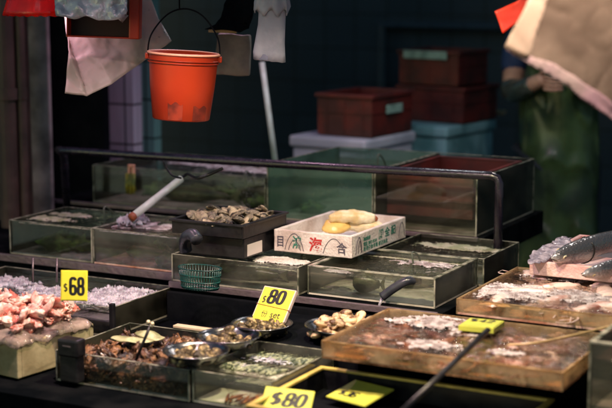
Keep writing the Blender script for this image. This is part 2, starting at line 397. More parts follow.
tank('fish_tank', 'long low glass tank with seaweed bundle and pink clip, rear left shelf', -3.10, -2.385, 4.21, 4.62, .82, .955, 'glass', 'water', .8, 'base', G)
tank('fish_tank', 'tall rear tank of cloudy green water behind the printed foam box', -2.378, -1.983, 4.21, 4.75, .82, 1.005, 'glass2', 'waterg', .80, 'base', G)
tank('fish_tank', 'tall rear glass tank holding the sunken red crate', -1.977, -1.622, 4.21, 4.75, .82, 1.005, 'glass', 'waterb', .55, 'base', G)
tank('fish_tank', 'glass tank with mossy rock and green water at far left, middle shelf', -2.99, -2.665, 3.605, 3.90, .745, .855, 'glass', 'waterg', .93, 'base', G)
tank('fish_tank', 'glass tank with brown reddish water in front of the white pole end', -2.66, -2.335, 3.605, 3.90, .745, .855, 'glassp', 'waterb', .93, 'bedp', G)
tank('fish_tank', 'glass tank behind the teal basket with froth at its right end', -2.315, -1.89, 3.523, 3.88, .74, .82, 'glassp', 'water', .8, 'base', G)
tank('fish_tank', 'glass tank with pale rim and water spout, below the printed foam box', -1.875, -1.485, 3.553, 3.872, .74, .82, 'glassp', 'water', .78, 'basew', G, rimw=.012)
tank('fish_tank', 'glass tank under the red crate tank, right of the water spout', -1.80, -1.47, 3.882, 4.18, .74, .82, 'glass', 'water', .78, 'base', G)
tank('shellfish_tank', 'front glass tank heaped with brown shellfish, black filter at its corner', -2.22, -1.822, 2.84, 3.165, .622, .70, 'glass', 'waterb', .55, 'base', G)
tank('shrimp_tank', 'front glass tank of striped shrimps on white plates beside the steel bowls', -1.815, -1.595, 2.845, 3.16, .622, .70, 'glassp', 'water', .72, 'basew', G)
tank('holding_tank', 'dark glass tank cut by the right edge, pale rim', -.872, -.50, 2.95, 3.26, .703, .86, 'glass', 'waterb', .75, 'base', G, rimw=.01)
tank('ice_tray', 'clear tray of crushed ice behind the sixty eight dollar sign', -2.95, -2.315, 3.215, 3.53, .637, .72, 'glass', 'water', .82, 'base', G)
TG = 'amber seafood trays at the right'
tank('squid_tray', 'large amber tray of brown squid and white froth, front right', -1.528, -.935, 2.967, 3.345, .738, .78, 'amber', 'waterr', .93, 'bed', TG, 'tray', .006, 'amberrim')
tank('squid_tray', 'amber tray of pale pink squid stacked behind the larger brown squid tray', -1.347, -.62, 3.368, 3.82, .781, .82, 'amber', 'waterr', .97, 'bedp', TG, 'tray', .006, 'amberrim')
# low glass tank at lower right corner
tank('holding_tank', 'low glass tank at the bottom right corner, under the amber tray', -.975, -.60, 2.72, 2.955, .622, .69, 'glass', 'waterb', .7, 'base', G)

bm = bmesh.new(); box(bm, -.075, .075, -.012, .012, 0, .008, .002); o = obj('wood_strip', bm, mat('pale_wood', (.62, .50, .34), .5, (.48, .36, .22), 20)); o.location = (at(198, 330, .705).x, 3.175, .703); tag(o, 'pale wooden strip across the back of the brown shellfish tank', 'strip')
# front yellow rimmed bin, rim slanting
def opentray(name, label, cat, x0, x1, y0, y1, z0, z1, m, min_=None, t=.008, bev=.003, rim=None, rz=0, group=None, lip=0):
    cx, cyy = (x0+x1)/2, (y0+y1)/2; w, d, h = (x1-x0)/2, (y1-y0)/2, z1-z0
    T = thing(name, label, cat, (cx, cyy, z0), rz, group)
    bm = bmesh.new()
    for a in ((-w, w, -d, -d+t), (-w, w, d-t, d), (-w, -w+t, -d+t-.0006, d-t+.0006), (w-t, w, -d+t-.0006, d-t+.0006)):
        box(bm, a[0], a[1], a[2], a[3], 0, h, bev)
    obj('walls', bm, M[m], T)
    bm = bmesh.new(); box(bm, -w+t*.7, w-t*.7, -d+t*.7, d-t*.7, .001, t*.8); obj('base', bm, M[min_ or m], T)
    if rim:
        bm = bmesh.new(); L = lip
        for a in ((-w-L, w+L, -d-L, -d+t+.001), (-w-L, w+L, d-t-.001, d+L), (-w-L, -w+t+.001, -d+t+.001, d-t-.001), (w-t-.001, w+L, -d+t+.001, d-t-.001)):
            box(bm, a[0], a[1], a[2], a[3], h-.002, h+.005, .002)
        obj('rim', bm, M[rim], T)
    return T
opentray('black_bin', 'shallow black bin with worn yellow rim holding two price cards, front edge', 'bin', -1.585, -.99, 2.71, 3.075, .622, .680, 'blackp', 'black', .010, .002, 'yellowrim', lip=.003)
opentray('shellfish_tray', 'black shallow tray heaped with oysters, beside the white pole', 'tray', -2.305, -2.065, 3.51, 3.775, .888, .925, 'blackp', 'black', .006, .002, 'blackp', lip=.006)
tb = thing('dark_box', 'dark box with white label under the oyster tray', 'box', (-2.18, 3.65, .824))
bm = bmesh.new(); box(bm, -.105, .105, -.115, .125, 0, .062, .004); obj('shell', bm, M['blackp'], tb)
bm = bmesh.new(); box(bm, .1052, .1065, -.095, -.01, .006, .04); obj('label', bm, M['wlabel'], tb)
# ---- printed foam box
fb = opentray('foam_box', 'white foam box with red and green printing holding pale clams', 'box', -2.058, -1.80, 3.683, 4.065, .826, .892, 'foam', 'foamin', .014, .003)
def lettering(name, body, size, loc, rot, m, parent, ext=.0004, shear=0, sx=1, off=0, align='LEFT'):
    cu = bpy.data.curves.new(name, 'FONT'); cu.body = body; cu.size = size; cu.extrude = ext; cu.shear = shear; cu.offset = off
    cu.align_x = align
    tmp = bpy.data.objects.new(name, cu); me = bpy.data.meshes.new_from_object(tmp); bpy.data.objects.remove(tmp)
    o = bpy.data.objects.new(name, me); C.objects.link(o); me.materials.clear(); me.materials.append(M[m]); o.parent = parent
    o.location = loc; o.rotation_euler = rot; o.scale = (sx, 1, 1); return o
w, d = .129, .191
for ch in fb.children:
    b_ = bmesh.new(); b_.from_mesh(ch.data); bmesh.ops.subdivide_edges(b_, edges=[e for e in b_.edges if e.calc_length() > .03], cuts=9, use_grid_fill=True)
    noisy(b_, .0012, 40, 3); b_.to_mesh(ch.data); b_.free()
lettering('lettering', '目', .036, (-w+.008, -d-.0005, .018), (R(90), 0, 0), 'inkb', fb, off=.0008, sx=.8)
lettering('lettering', '鴻', .040, (-w+.062, -d-.0005, .017), (R(90), 0, 0), 'inkg', fb, off=.0007, sx=.8)
lettering('lettering', '海', .044, (-w+.118, -d-.0005, .014), (R(90), 0, 0), 'inkr', fb, off=.0012)
lettering('lettering', '合', .034, (-w+.208, -d-.0005, .015), (R(90), 0, 0), 'inkb', fb, off=.0006)
def arch(x0, x1, y, h, side):
    bm = bmesh.new(); pts = []
    for k in range(13):
        t = k/12; x = x0+(x1-x0)*t; z = .008+h*math.sin(math.pi*t)**.7
        pts.append((x, -d-.0006, z) if side == 0 else (w+.0006, x, z))
    tube(bm, pts, .0011, 6); return obj('printed_line', bm, M['inkb'], fb)
arch(-w+.038, -w+.10, 0, .05, 0); arch(-w+.165, -w+.235, 0, .046, 0); arch(-w+.05, -w+.09, 0, .03, 0)
lettering('lettering', '鮮 全 記', .030, (w+.0005, -.01, .030), (R(90), 0, R(90)), 'inkg', fb, off=.0008, sx=1.15)
lettering('lettering', '海產批發', .012, (w+.0005, -.115, .040), (R(90), 0, R(90)), 'inkg', fb, sx=1.0)
lettering('lettering', '電話 2873 0154', .014, (w+.0005, -.115, .024), (R(90), 0, R(90)), 'inkg', fb, sx=1.0)
lettering('lettering', '香港仔魚市場 鮮活海產', .015, (w+.0005, -.115, .009), (R(90), 0, R(90)), 'inkg', fb, sx=1.1)
arch(-.165, -.125, 0, .048, 1); arch(-.15, -.13, 0, .036, 1); arch(.135, .18, 0, .046, 1)
# ---- right foam board with fish
rb = opentray('foam_tray', 'pink stained white foam tray under the blue grey fish', 'tray', -1.27, -.60, 3.70, 4.15, .829, .868, 'foampink', 'foampink', .014, .003)
# ---- crate with fish pieces
q = at(29, 344, .715)
cr = opentray('foam_crate', 'cream foam crate with plastic lining holding pink fish pieces', 'crate', q.x-.42, q.x, q.y, q.y+.28, .626, .715, 'cream', 'foamin', .016, .003, rz=R(-7))
CRX, CRY = cr.location.x, cr.location.y

# ------------------------------------------------------------------ seafood meshes
def blobmesh(name, sx, sy, sz, m, seed, amp=.25, sc=1.6, sub=3, ridg=0):
    bm = bmesh.new(); bmesh.ops.create_icosphere(bm, subdivisions=sub, radius=1)
    o = Vector((seed*5.1, seed*2.3, seed))
    for v in bm.verts:
        n = v.co.copy(); f = 1+amp*noise.noise(n*sc+o)*2+amp*.5*noise.noise(n*sc*2.7+o)
        if ridg: f += ridg*math.sin(math.atan2(n.y, n.x+.9)*22)*(1-abs(n.z))
        v.co = Vector((n.x*f*sx, n.y*f*sy, n.z*f*sz))
        if v.co.z < -sz*.6: v.co.z = -sz*.6
    me = bpy.data.meshes.new(name); bm.to_mesh(me); bm.free(); me.materials.append(M[m])
    for p in me.polygons: p.use_smooth = True
    return me
def shellmesh(name, L, Wd, H, m, seed, ridges=9, wob=.12):
    bm = bmesh.new(); rnd = random.Random(seed); nu, nv = 26, 12
    rows = []
    for j in range(nv+1):
        phi = math.pi*j/nv; row = []
        for i in range(nu):
            th = 2*math.pi*i/nu; rr = math.sin(phi)
            x = math.cos(th)*rr; y = math.sin(th)*rr; z = math.cos(phi)
            fan = 1-.28*x                                   # narrower at the hinge
            rdg = 1+.06*math.sin(6*rr*3+seed)+.05*math.sin(th*ridges+seed)
            x2 = x*L*rdg; y2 = y*Wd*fan*rdg; z2 = z*H*(1.0 if z > 0 else .55)*(1-.25*x)
            row.append(bm.verts.new((x2, y2, z2)))
        rows.append(row)
    for j in range(nv):
        for i in range(nu):
            try: bm.faces.new((rows[j][i], rows[j][(i+1) % nu], rows[j+1][(i+1) % nu], rows[j+1][i]))
            except ValueError: pass
    bmesh.ops.remove_doubles(bm, verts=bm.verts[:], dist=1e-5)
    noisy(bm, L*wob, 1.6/L*.8, seed)
    me = bpy.data.meshes.new(name); bmesh.ops.recalc_face_normals(bm, faces=bm.faces[:]); bm.to_mesh(me); bm.free(); me.materials.append(M[m])
    for p in me.polygons: p.use_smooth = True
    return me
def heap(name, meshes, n, place, base, size, label, cat, group, seed=3, thick=.5, tilt=.6, smin=.75, smax=1.2, tries=5):
    """pile n copies: place(rnd) gives x, y; each settles on those already under it"""
    rnd = random.Random(seed); done = []
    for k in range(n):
        s = rnd.uniform(smin, smax); best = None
        for tr in range(tries):
            x, y = place(rnd, k); z = base+size*thick*s*.5
            for (a, b, c, r) in done:
                dd = math.hypot(a-x, b-y)
                if dd < (r+size*s)*.62: z = max(z, c+size*thick*s*.85*(1-dd/((r+size*s)*.95)))
            if best is None or z < best[0]: best = (z, x, y)
        z, x, y = best
        done.append((x, y, z, size*s))
        o = bpy.data.objects.new(name, rnd.choice(meshes)); C.objects.link(o)
        o.location = (x, y, z); o.rotation_euler = (rnd.uniform(-tilt, tilt), rnd.uniform(-tilt, tilt), rnd.uniform(0, 6.28)); o.scale = (s, s, s)
        tag(o, label, cat, group)
def inrect(x0, x1, y0, y1, mound=False):
    def f(r, k):
        if mound:
            return ((x0+x1)/2+(x1-x0)/2*max(-1, min(1, r.gauss(0, .45))), (y0+y1)/2+(y1-y0)/2*max(-1, min(1, r.gauss(0, .45))))
        return (r.uniform(x0, x1), r.uniform(y0, y1))
    return f
def indisc(cx, cy_, rad):
    def f(r, k):
        a = r.uniform(0, 6.28); q = rad*math.sqrt(r.random()); return (cx+q*math.cos(a), cy_+q*math.sin(a))
    return f
oy = [shellmesh('oyster', .021, .015, .0075, 'oyster', s, 7) for s in range(5)]
heap('oyster', oy, 120, inrect(-2.285, -2.085, 3.535, 3.75, True), .905, .018, 'rough dark oyster heaped in the shallow black tray', 'oyster', 'oysters in the black tray', 11, .62, .8, .8, 1.4, 3)
cl = [shellmesh('clam', .019, .0155, .0105, 'clam', s+20, 0, .035) for s in range(5)]
# ---- steel bowls
def bowl(name, label, c, r, h, grp=None, sy=1):
    T = thing(name, label, 'bowl', c, 0, grp)
    bm = bmesh.new(); lathe(bm, [(r*.05, 0), (r*.62, 0), (r*.8, h*.35), (r*.93, h*.8), (r*.97, h), (r*1.02, h+.0015), (r*1.02, h-.0005), (r*.955, h-.004), (r*.78, h*.4), (r*.6, .002), (r*.05, .002)], 40, 1, sy)
    obj('dish', bm, M['steel'], T, True)
    bm = bmesh.new(); tube(bm, [(math.cos(a*math.pi/24)*r*1.02, math.sin(a*math.pi/24)*r*1.02*sy, h) for a in range(49)], .0016, 6, False); obj('rolled_edge', bm, M['steel'], T, True)
    return T
BG = 'steel bowls of shellfish on the front tanks'
ms = [shellmesh('cockle', .0150, .0115, .0090, 'mussel', s+40, 13) for s in range(5)]
for k, (px, py, lab, l2) in enumerate(((196, 350, 'round steel bowl nearest the front, on the tank edge', 'small pale speckled shellfish in the front steel bowl'),
                               (229, 335, 'round steel bowl between the front bowl and the price card bowl', 'small pale speckled shellfish in the middle steel bowl'),
                               (262, 323, 'round steel bowl touching the eighty dollar card', 'small pale speckled shellfish in the bowl by the eighty dollar card'))):
    c = at(px, py, .735); zb = .7045
    bowl('steel_bowl', lab, (c.x, c.y, zb), .079, .030, BG)
    heap('shellfish', ms, 34, indisc(c.x, c.y, .058), zb+.006, .012, l2, 'shellfish', 'shellfish in the steel bowls '+['front', 'middle', 'back'][k], 20+k, .95, .9, .7, 1.4, 2)
c = at(346, 325, .742)
bowl('steel_basin', 'wide steel basin of brown and white clams behind the large tray', (c.x, c.y, .70), .108, .040, None, .85)
heap('clam', cl, 78, (lambda r, k, cx=c.x, cy_=c.y: (cx+max(-.078, min(.09, r.gauss(.01, .042))), cy_+.005+max(-.07, min(.07, r.gauss(0, .036))))), .712, .020, 'brown and cream clam in the wide steel basin', 'clam', 'clams in the steel basin', 5, .7, .6, .8, 1.35, 3)
# ---- shellfish heap in front tank
bm = bmesh.new(); bmesh.ops.create_grid(bm, x_segments=70, y_segments=60, size=.5)
for v in bm.verts: v.co = Vector((-2.02+v.co.x*.375, 3.02+v.co.y*.335, .658+noise.noise(Vector((v.co.x*22, v.co.y*20, 1)))*.010))
tag(obj('shellfish_mass', bm, M['whelk'], smooth=True), 'dense brown mass of small shellfish in the front left tank', 'shellfish', kind='stuff')
wh = [blobmesh('whelk', .017, .009, .006, 'whelk', s, .45, 2.4, 3) for s in range(6)]
heap('shellfish', wh, 150, inrect(-2.19, -1.845, 2.86, 3.14), .670, .015, 'wet brown shellfish heaped in the front left tank', 'shellfish', 'brown shellfish in the front tank', 9, .62, .9, .6, 1.7, 3)
heap('shellfish', wh, 45, inrect(-2.19, -1.86, 2.856, 2.868), .632, .013, 'wet brown shellfish heaped in the front left tank', 'shellfish', 'brown shellfish in the front tank', 10, .62, .9, .8, 1.5, 2)
# ---- fish pieces in crate
mt = [blobmesh('fish_piece', .021, .014, .009, ('meat', 'meat', 'meat2', 'meat')[s % 4], s+60, .36, 1.7, 3) for s in range(8)]
rot = Matrix.Rotation(R(-7), 3, 'Z')
def crp(r, k):
    v = rot @ Vector((max(-.17, min(.17, r.gauss(.03, .11))), max(-.10, min(.10, r.gauss(.01, .055))), 0)); return (CRX+v.x, CRY+v.y)
heap('fish_piece', mt, 230, crp, .733, .019, 'pink and white fish piece in the cream foam crate', 'fish piece', 'fish pieces in the crate', 13, .7, .9, .6, 1.5, 3)
# plastic lining of the crate
def lining():
    bm = bmesh.new(); nx, ny = 60, 44; rows = []
    w, d, h = .21, .14, .089
    for j in range(ny+1):
        row = []
        for i in range(nx+1):
            u = (i/nx*2-1)*1.02; v = (j/ny*2-1)*1.03
            x = u*w; y = v*d; e = max(abs(u)-.97, (abs(v)-.97), 0)
            z = h+.010-max(0, e)*.3
            inner = max(abs(u)/.88, abs(v)/.84)
            if inner < 1: z = h+.010+(1-min(1, inner))**.6*.022
            p = Vector((x, y, z)); p += noise.noise_vector(Vector((u*4, v*4, 2)))*.010+noise.noise_vector(Vector((u*11, v*11, 5)))*.006
            row.append(bm.verts.new(p))
        rows.append(row)
    for j in range(ny):
        for i in range(nx): bm.faces.new((rows[j][i], rows[j][i+1], rows[j+1][i+1], rows[j+1][i]))
    o = obj('plastic_lining', bm, clear('lining_film', (.96, .93, .9), 1.6, (.72, .60, .52), .36, 26, .08, .8, 60), cr, True); o.modifiers.new('t', 'SOLIDIFY').thickness = .0008
lining()
# ---- geoduck clams in the foam box
def necked(name, label, c, ang, L, r, m1, m2, tip):
    T = thing(name, label, 'clam', c, ang, 'pale clams in the printed foam box')
    bm = bmesh.new(); pts = smoothpath([(-L*.5, 0, r*.7), (-L*.25, .004, r*.95), (0, 0, r*1.05), (L*.28, -.005, r*.9), (L*.5, 0, r*.7)], 6)
    n = len(pts); rad = [r*(.35+.65*math.sin(math.pi*min(1, (i+1)/n*1.2))**.6 if i < n*.75 else r*.55/r) for i in range(n)]
    rad = [max(.3*r, r*(math.sin(math.pi*(.08+.84*(i/(n-1)))))**.55) for i in range(n)]
    tube(bm, pts, rad, 16); noisy(bm, .004, 45, L*9); noisy(bm, .002, 140, L*5); obj('body', bm, M[m1], T, True)
    bm = bmesh.new(); tube(bm, [(L*.44, 0, r*.75), (L*.52, 0, r*.7), (L*.56, 0, r*.6)], [r*.5, r*.42, r*.2], 12); obj('siphon_tip', bm, M[tip], T, True)
    return T
c = at(352, 219, .90); necked('necked_clam', 'long pale cream clam lying on top in the printed foam box', (c.x, c.y, .886), R(28), .14, .021, 'geo', 'geoy', 'cork')
c = at(362, 224, .88); necked('necked_clam', 'second pale cream clam under the long one in the foam box', (c.x+.01, c.y-.01, .856), R(18), .13, .021, 'geo', 'geoy', 'geo')
me = shellmesh('golden_clam', .045, .034, .026, 'geoy', 77, 0); c = at(338, 226, .875)
o = bpy.data.objects.new('golden_clam', me); C.objects.link(o); o.location = (c.x, c.y-.005, .872); o.rotation_euler = (R(12), R(-8), R(35)); tag(o, 'golden yellow clam shell at the front of the printed foam box', 'clam', 'pale clams in the printed foam box')
bm = bmesh.new(); p = at(361, 216, .905); tube(bm, [p, p+Vector((.003, .0, -.03))], .0012, 6)
tag(obj('string', bm, M['foamin']), 'white string tied round the long pale clam', 'string')
# ---- squid
def squidmesh(L, r, seed, m):
    rnd = random.Random(seed); bm = bmesh.new()
    n = 12; bend = rnd.uniform(-.3, .3)
    pts = [Vector((L*(i/n-.6), bend*L*(i/n-.5)**2, r*.55)) for i in range(n+1)]
    tube(bm, pts, [r*(.12+.88*math.sin(math.pi*.5*min(1, i/n*1.5))) * (1 if i < n-1 else .8) for i in range(n+1)], 12)
    for s in (-1, 1):   # fins
        vs = [bm.verts.new(v) for v in ((-L*.6, 0, r*.6), (-L*.42, s*r*1.7, r*.4), (-L*.2, s*r*.7, r*.6))]; bm.faces.new(vs)
    e = pts[-1]
    for k in range(8):
        a = (k-3.5)*.2; l = L*rnd.uniform(.35, .7)
        t = [e+Vector((l*j/6*math.cos(a+.6*math.sin(j*.9+k)), l*j/6*math.sin(a+.5*math.sin(j*.7+k*2)), -r*.35*min(1, j/2)+r*.25*math.sin(k+j))) for j in range(7)]
        tube(bm, t, [r*.2*(1-j/8) for j in range(7)], 6)
    for v in bm.verts: v.co.z = max(v.co.z*.6, 0)
    noisy(bm, r*.10, 40, seed)
    me = bpy.data.meshes.new('squid'); bmesh.ops.recalc_face_normals(bm, faces=bm.faces[:]); bm.to_mesh(me); bm.free(); me.materials.append(M[m])
    for p in me.polygons: p.use_smooth = True
    return me
sq = [squidmesh(.10, .019, s, 'squid') for s in range(5)]
heap('squid', sq, 60, inrect(-1.48, -.99, 3.01, 3.30), .754, .030, 'wet brown squid lying in the large amber tray', 'squid', 'brown squid in the large amber tray', 31, .22, .12, .8, 1.2)
sqp = [squidmesh(.15, .026, s+9, 'squidp') for s in range(4)]
heap('squid', sqp, 26, inrect(-1.27, -.70, 3.43, 3.76), .797, .040, 'pale pink and brown squid lying in the rear amber tray', 'squid', 'pale squid in the rear amber tray', 41, .10, .06, .9, 1.2)
# ---- froth and ice (stuff)
def clumps(name, label, cat, spots, z, m, seed, rmin=.003, rmax=.009, n=300, flat=.6, parent=None):
    rnd = random.Random(seed); verts = []; faces = []
    b0 = bmesh.new(); bmesh.ops.create_icosphere(b0, subdivisions=1, radius=1); V0 = [v.co.copy() for v in b0.verts]; F0 = [[v.index for v in f.verts] for f in b0.faces]; b0.free()
    tot = sum(s[2]*s[3] for s in spots); lim = next((v for k, v in LIM.items() if k in label), None)
    for (cx, cyy, rx, ry, hh) in spots:
        for k in range(int(n*rx*ry/tot)):
            a = rnd.uniform(0, 6.28); q = math.sqrt(rnd.random()); r = rmin+(rmax-rmin)*rnd.random()**2
            x = cx+rx*q*math.cos(a)*1.15; y = cyy+ry*q*math.sin(a)*1.15
            if not clip_in((x, y), lim): continue
            if noise.noise(Vector((x*38, y*38, seed)))*.9+noise.noise(Vector((x*110, y*110, seed)))*.5 < -.45+q*.75: continue
            zz = z+hh*(1-q)*rnd.random(); o = len(verts)
            for v in V0: verts.append((x+v.x*r*rnd.uniform(.75, 1.2), y+v.y*r*rnd.uniform(.75, 1.2), zz+v.z*r*flat*rnd.uniform(.75, 1.2)))
            faces += [[i+o for i in f] for f in F0]
    me = bpy.data.meshes.new(name); me.from_pydata(verts, [], faces)
    return tag(obj(name, me, M[m], parent, m == 'froth'), label, cat, kind='stuff')
def slush(name, label, cat, spots, z, m, seed, h=.006, step=.0024, thr=.25, fr=34):
    lim = next((v for k, v in LIM.items() if k in label), None)
    x0 = min(q[0]-q[2] for q in spots); x1 = max(q[0]+q[2] for q in spots); y0 = min(q[1]-q[3] for q in spots); y1 = max(q[1]+q[3] for q in spots)
    if lim: x0, x1, y0, y1 = max(x0, lim[0]), min(x1, lim[1]), max(y0, lim[2]), min(y1, lim[3])
    nx, ny = int((x1-x0)/step), int((y1-y0)/step); bm = bmesh.new(); G_ = []
    for j in range(ny+1):
        row = []
        for i in range(nx+1):
            x, y = x0+i*step, y0+j*step
            q = max(1-((x-a)/c)**2-((y-b)/d)**2 for a, b, c, d, e in spots)
            f = q*.9+noise.noise(Vector((x*fr, y*fr*1.3, seed)))*.75+noise.noise(Vector((x*fr*3, y*fr*3.4, seed)))*.45-thr
            if f <= 0: row.append(None); continue
            e = min(1, f*1.6)**.5; lump = .55+.5*abs(noise.noise(Vector((x*170, y*170, seed))))+.5*noise.noise(Vector((x*300, y*300, seed)))
            row.append(bm.verts.new((x+random.uniform(-.4, .4)*step, y+random.uniform(-.4, .4)*step, z+h*e*lump)))
        G_.append(row)
    for j in range(ny):
        for i in range(nx):
            q = (G_[j][i], G_[j][i+1], G_[j+1][i+1], G_[j+1][i])
            if all(q): bm.faces.new(q)
    for v in [v for v in bm.verts if not v.link_faces]: bm.verts.remove(v)
    return tag(obj(name, bm, M[m], None, True), label, cat, kind='stuff')
def spot(px, py, z, rpx, ry, h):
    p = at(px, py, z); return (p.x, p.y, rpx, ry, h)
slush('froth', 'white froth floating on the large squid tray', 'froth', [spot(440, 322, .78, .11, .09, 0), spot(430, 344, .78, .085, .055, 0), spot(468, 332, .78, .06, .05, 0), spot(402, 320, .78, .05, .04, 0), spot(505, 352, .78, .06, .03, 0)], .777, 'froth', 2, .007, .002, .36, 46)
slush('froth', 'pinkish froth on the rear squid tray', 'froth', [spot(512, 291, .82, .15, .11, 0), spot(580, 296, .82, .14, .08, 0), spot(560, 277, .82, .12, .05, 0)], .818, 'froth', 3, .006, .0022, .24, 44)
slush('froth', 'white froth on the tank beside the printed foam box', 'froth', [spot(272, 258, .81, .12, .05, 0), spot(290, 260, .81, .08, .04, 0)], .803, 'foamin', 4, .008, thr=.1)
slush('froth', 'pale scum along the water of the far left tank', 'froth', [spot(40, 217, .85, .15, .05, 0), spot(70, 214, .85, .12, .04, 0)], .846, 'scum', 6, .005, thr=.2)
slush('froth', 'pinkish scum on the brown water tank', 'froth', [spot(150, 225, .85, .16, .07, 0), spot(105, 224, .85, .12, .05, 0)], .846, 'froth', 7, .005, thr=.3)
slush('crushed_ice', 'wet crushed ice filling the clear tray behind the sixty eight dollar sign', 'ice', [(-2.42, 3.40, .16, .13, 0), (-2.60, 3.34, .16, .10, 0), (-2.85, 3.40, .12, .08, 0)], .698, 'ice', 8, .020, .003, thr=.15, fr=26)
slush('foam_lump', 'small white heap of ice beside the orange end of the white pole', 'ice', [spot(138, 220, .862, .040, .03, 0), spot(128, 223, .862, .05, .02, 0)], .853, 'ice', 9, .034, .002, thr=.05)
slush('froth', 'bubbles floating on the shrimp tank', 'froth', [spot(270, 356, .69, .09, .04, 0), spot(240, 362, .69, .06, .03, 0)], .680, 'ice', 10, .004, .0018, thr=.45, fr=60)
slush('froth', 'white scum line on the water of the long rear left tank', 'froth', [(-2.62, 4.52, .20, .07, 0), (-2.85, 4.56, .2, .04, 0)], .929, 'froth', 14, .006, thr=.15)
slush('froth', 'white scum on the pale rimmed tank behind the water spout', 'froth', [(-1.62, 3.82, .12, .05, 0), (-1.80, 3.60, .06, .03, 0)], .803, 'froth', 15, .004, .0022, thr=.35)
# ice tray bed
bm = bmesh.new(); box(bm, -2.94, -2.325, 3.225, 3.52, .645, .675, .004); noisy(bm, .004, 30, 2); tag(obj('ice_bed', bm, mat('mauve_ice', (.30, .26, .32), .25, (.14, .12, .16), 12, .5, 60)), 'packed ice slab under the crushed ice', 'ice', kind='stuff')
slush('wet_scraps', 'wet greenish scraps on the floor of the black bin', 'scraps', [(-1.20, 2.86, .18, .12, 0), (-1.45, 2.78, .10, .05, 0)], .634, 'scum', 21, .014, .003, thr=.2)
for (nm, x0, x1, y, z, sd, mm) in (('left tank front edge', -2.97, -2.68, 3.618, .847, 31, 'scum'), ('brown tank front edge', -2.65, -2.345, 3.618, .847, 32, 'froth'), ('basket tank front edge', -2.10, -1.90, 3.54, .804, 33, 'scum'), ('spout tank rear edge', -1.86, -1.50, 3.85, .803, 34, 'scum'), ('corner tank water', -1.79, -1.48, 4.10, .803, 35, 'scum')):
    slush('scum', 'thin line of scum along the '+nm, 'scum', [((x0+x1)/2, y, (x1-x0)/2, .011 if sd != 35 else .05, 0)], z, mm, sd, .004, .002, thr=.1)
# air tubes and bubbles
rnd = random.Random(17)
for k, (x, y, zb, zt, lab) in enumerate(((-2.80, 3.86, .76, .872, 'dark air tube dipping into the far left tank'), (-2.48, 4.24, .83, .965, 'dark upright air tube in the long rear left tank'), (-2.10, 4.5, .83, 1.015, 'dark air tube dipping into the cloudy green tank'), (-1.66, 3.80, .75, .835, 'dark air tube dipping into the pale rimmed tank'), (-2.05, 3.84, .75, .835, 'dark air tube behind the white froth by the foam box'))):
    bm = bmesh.new(); tube(bm, smoothpath([(x, y, zb), (x+.003, y, (zb+zt)/2), (x-.004, y+.005, zt), (x+.004, y+.03, zt-.012), (x+.006, y+.055, zt-.05)], 5), .0028, 8)
    tag(obj('air_tube', bm, M['tubing'], smooth=True), lab, 'tube')
    bm = bmesh.new()
    for q_ in range(46):
        t_ = rnd.random(); bmesh.ops.create_icosphere(bm, subdivisions=1, radius=rnd.uniform(.0009, .0024), matrix=Matrix.Translation((x+.012+rnd.gauss(0, .006+.008*t_), y-.012+rnd.gauss(0, .006), zb+(min(zt-.05, zb+.12)-zb)*t_)))
    tag(obj('bubbles', bm, M['ice'], smooth=True), 'air bubbles rising beside the '+lab.split(' air tube ')[0]+' air tube, column '+str(k+1), 'bubbles', kind='stuff')
# ---- shrimps
def shrimpmesh(L, m, seed):
    bm = bmesh.new(); n = 14
    pts = [Vector((L*(i/n-.5), .1*L*math.sin(i/n*2.5+seed), L*.07)) for i in range(n+1)]
    tube(bm, pts, [L*.085*(math.sin(math.pi*(.1+.8*i/n))**.6)*(1+.12*(i % 2)) for i in range(n+1)], 10)
    e = pts[-1]
    for s in (-1, 1):
        tube(bm, [e, e+Vector((L*.28, s*L*.12, 0)), e+Vector((L*.45, s*L*.3, .0))], [.0006, .0005, .0003], 4)
    for s in (-1, 0, 1):
        v = [bm.verts.new(pts[0]+Vector(q)) for q in ((0, 0, 0), (-L*.13, s*L*.09-L*.03, .0), (-L*.13, s*L*.09+L*.03, .0))]; bm.faces.new(v)
    for k in range(6):
        p = pts[3+k]; tube(bm, [p, p+Vector((0, .09*L, -.05*L))], .0005, 4); tube(bm, [p, p+Vector((0, -.09*L, -.05*L))], .0005, 4)
    me = bpy.data.meshes.new('shrimp'); bmesh.ops.recalc_face_normals(bm, faces=bm.faces[:]); bm.to_mesh(me); bm.free(); me.materials.append(M[m])
    for p in me.polygons: p.use_smooth = True
    return me
sh = [shrimpmesh(.055, 'shrimp', s) for s in range(3)]
rnd = random.Random(4)
for (px, py, n_) in ((236, 366, 9), (268, 371, 8), (296, 361, 9), (270, 357, 9)):
    c = at(px, py, .680)
    if n_: 
        bm = bmesh.new(); box(bm, -.05, .05, -.032, .032, 0, .006, .003); o = obj('white_plate', bm, M['foamin']); o.location = (c.x, c.y, .668)
        tag(o, {236: 'white plate under the left front row of shrimps', 268: 'white plate under the right front row of shrimps', 296: 'white plate under the right rear row of shrimps', 270: 'white plate under the left rear row of shrimps'}[px] if px != 270 else 'white plate under the back row of shrimps', 'plate')
    for k in range(n_):
        o = bpy.data.objects.new('shrimp', rnd.choice(sh)); C.objects.link(o); o.location = (c.x-.044+.0105*k, c.y+rnd.uniform(-.004, .004), .676); o.rotation_euler = (0, rnd.uniform(-.1, .1), R(78)+rnd.uniform(-.15, .15))
        tag(o, 'striped grey green shrimp laid in a row on a white plate', 'shrimp', 'striped shrimps in the front tank')
shr = shrimpmesh(.045, 'shrimpr', 5)
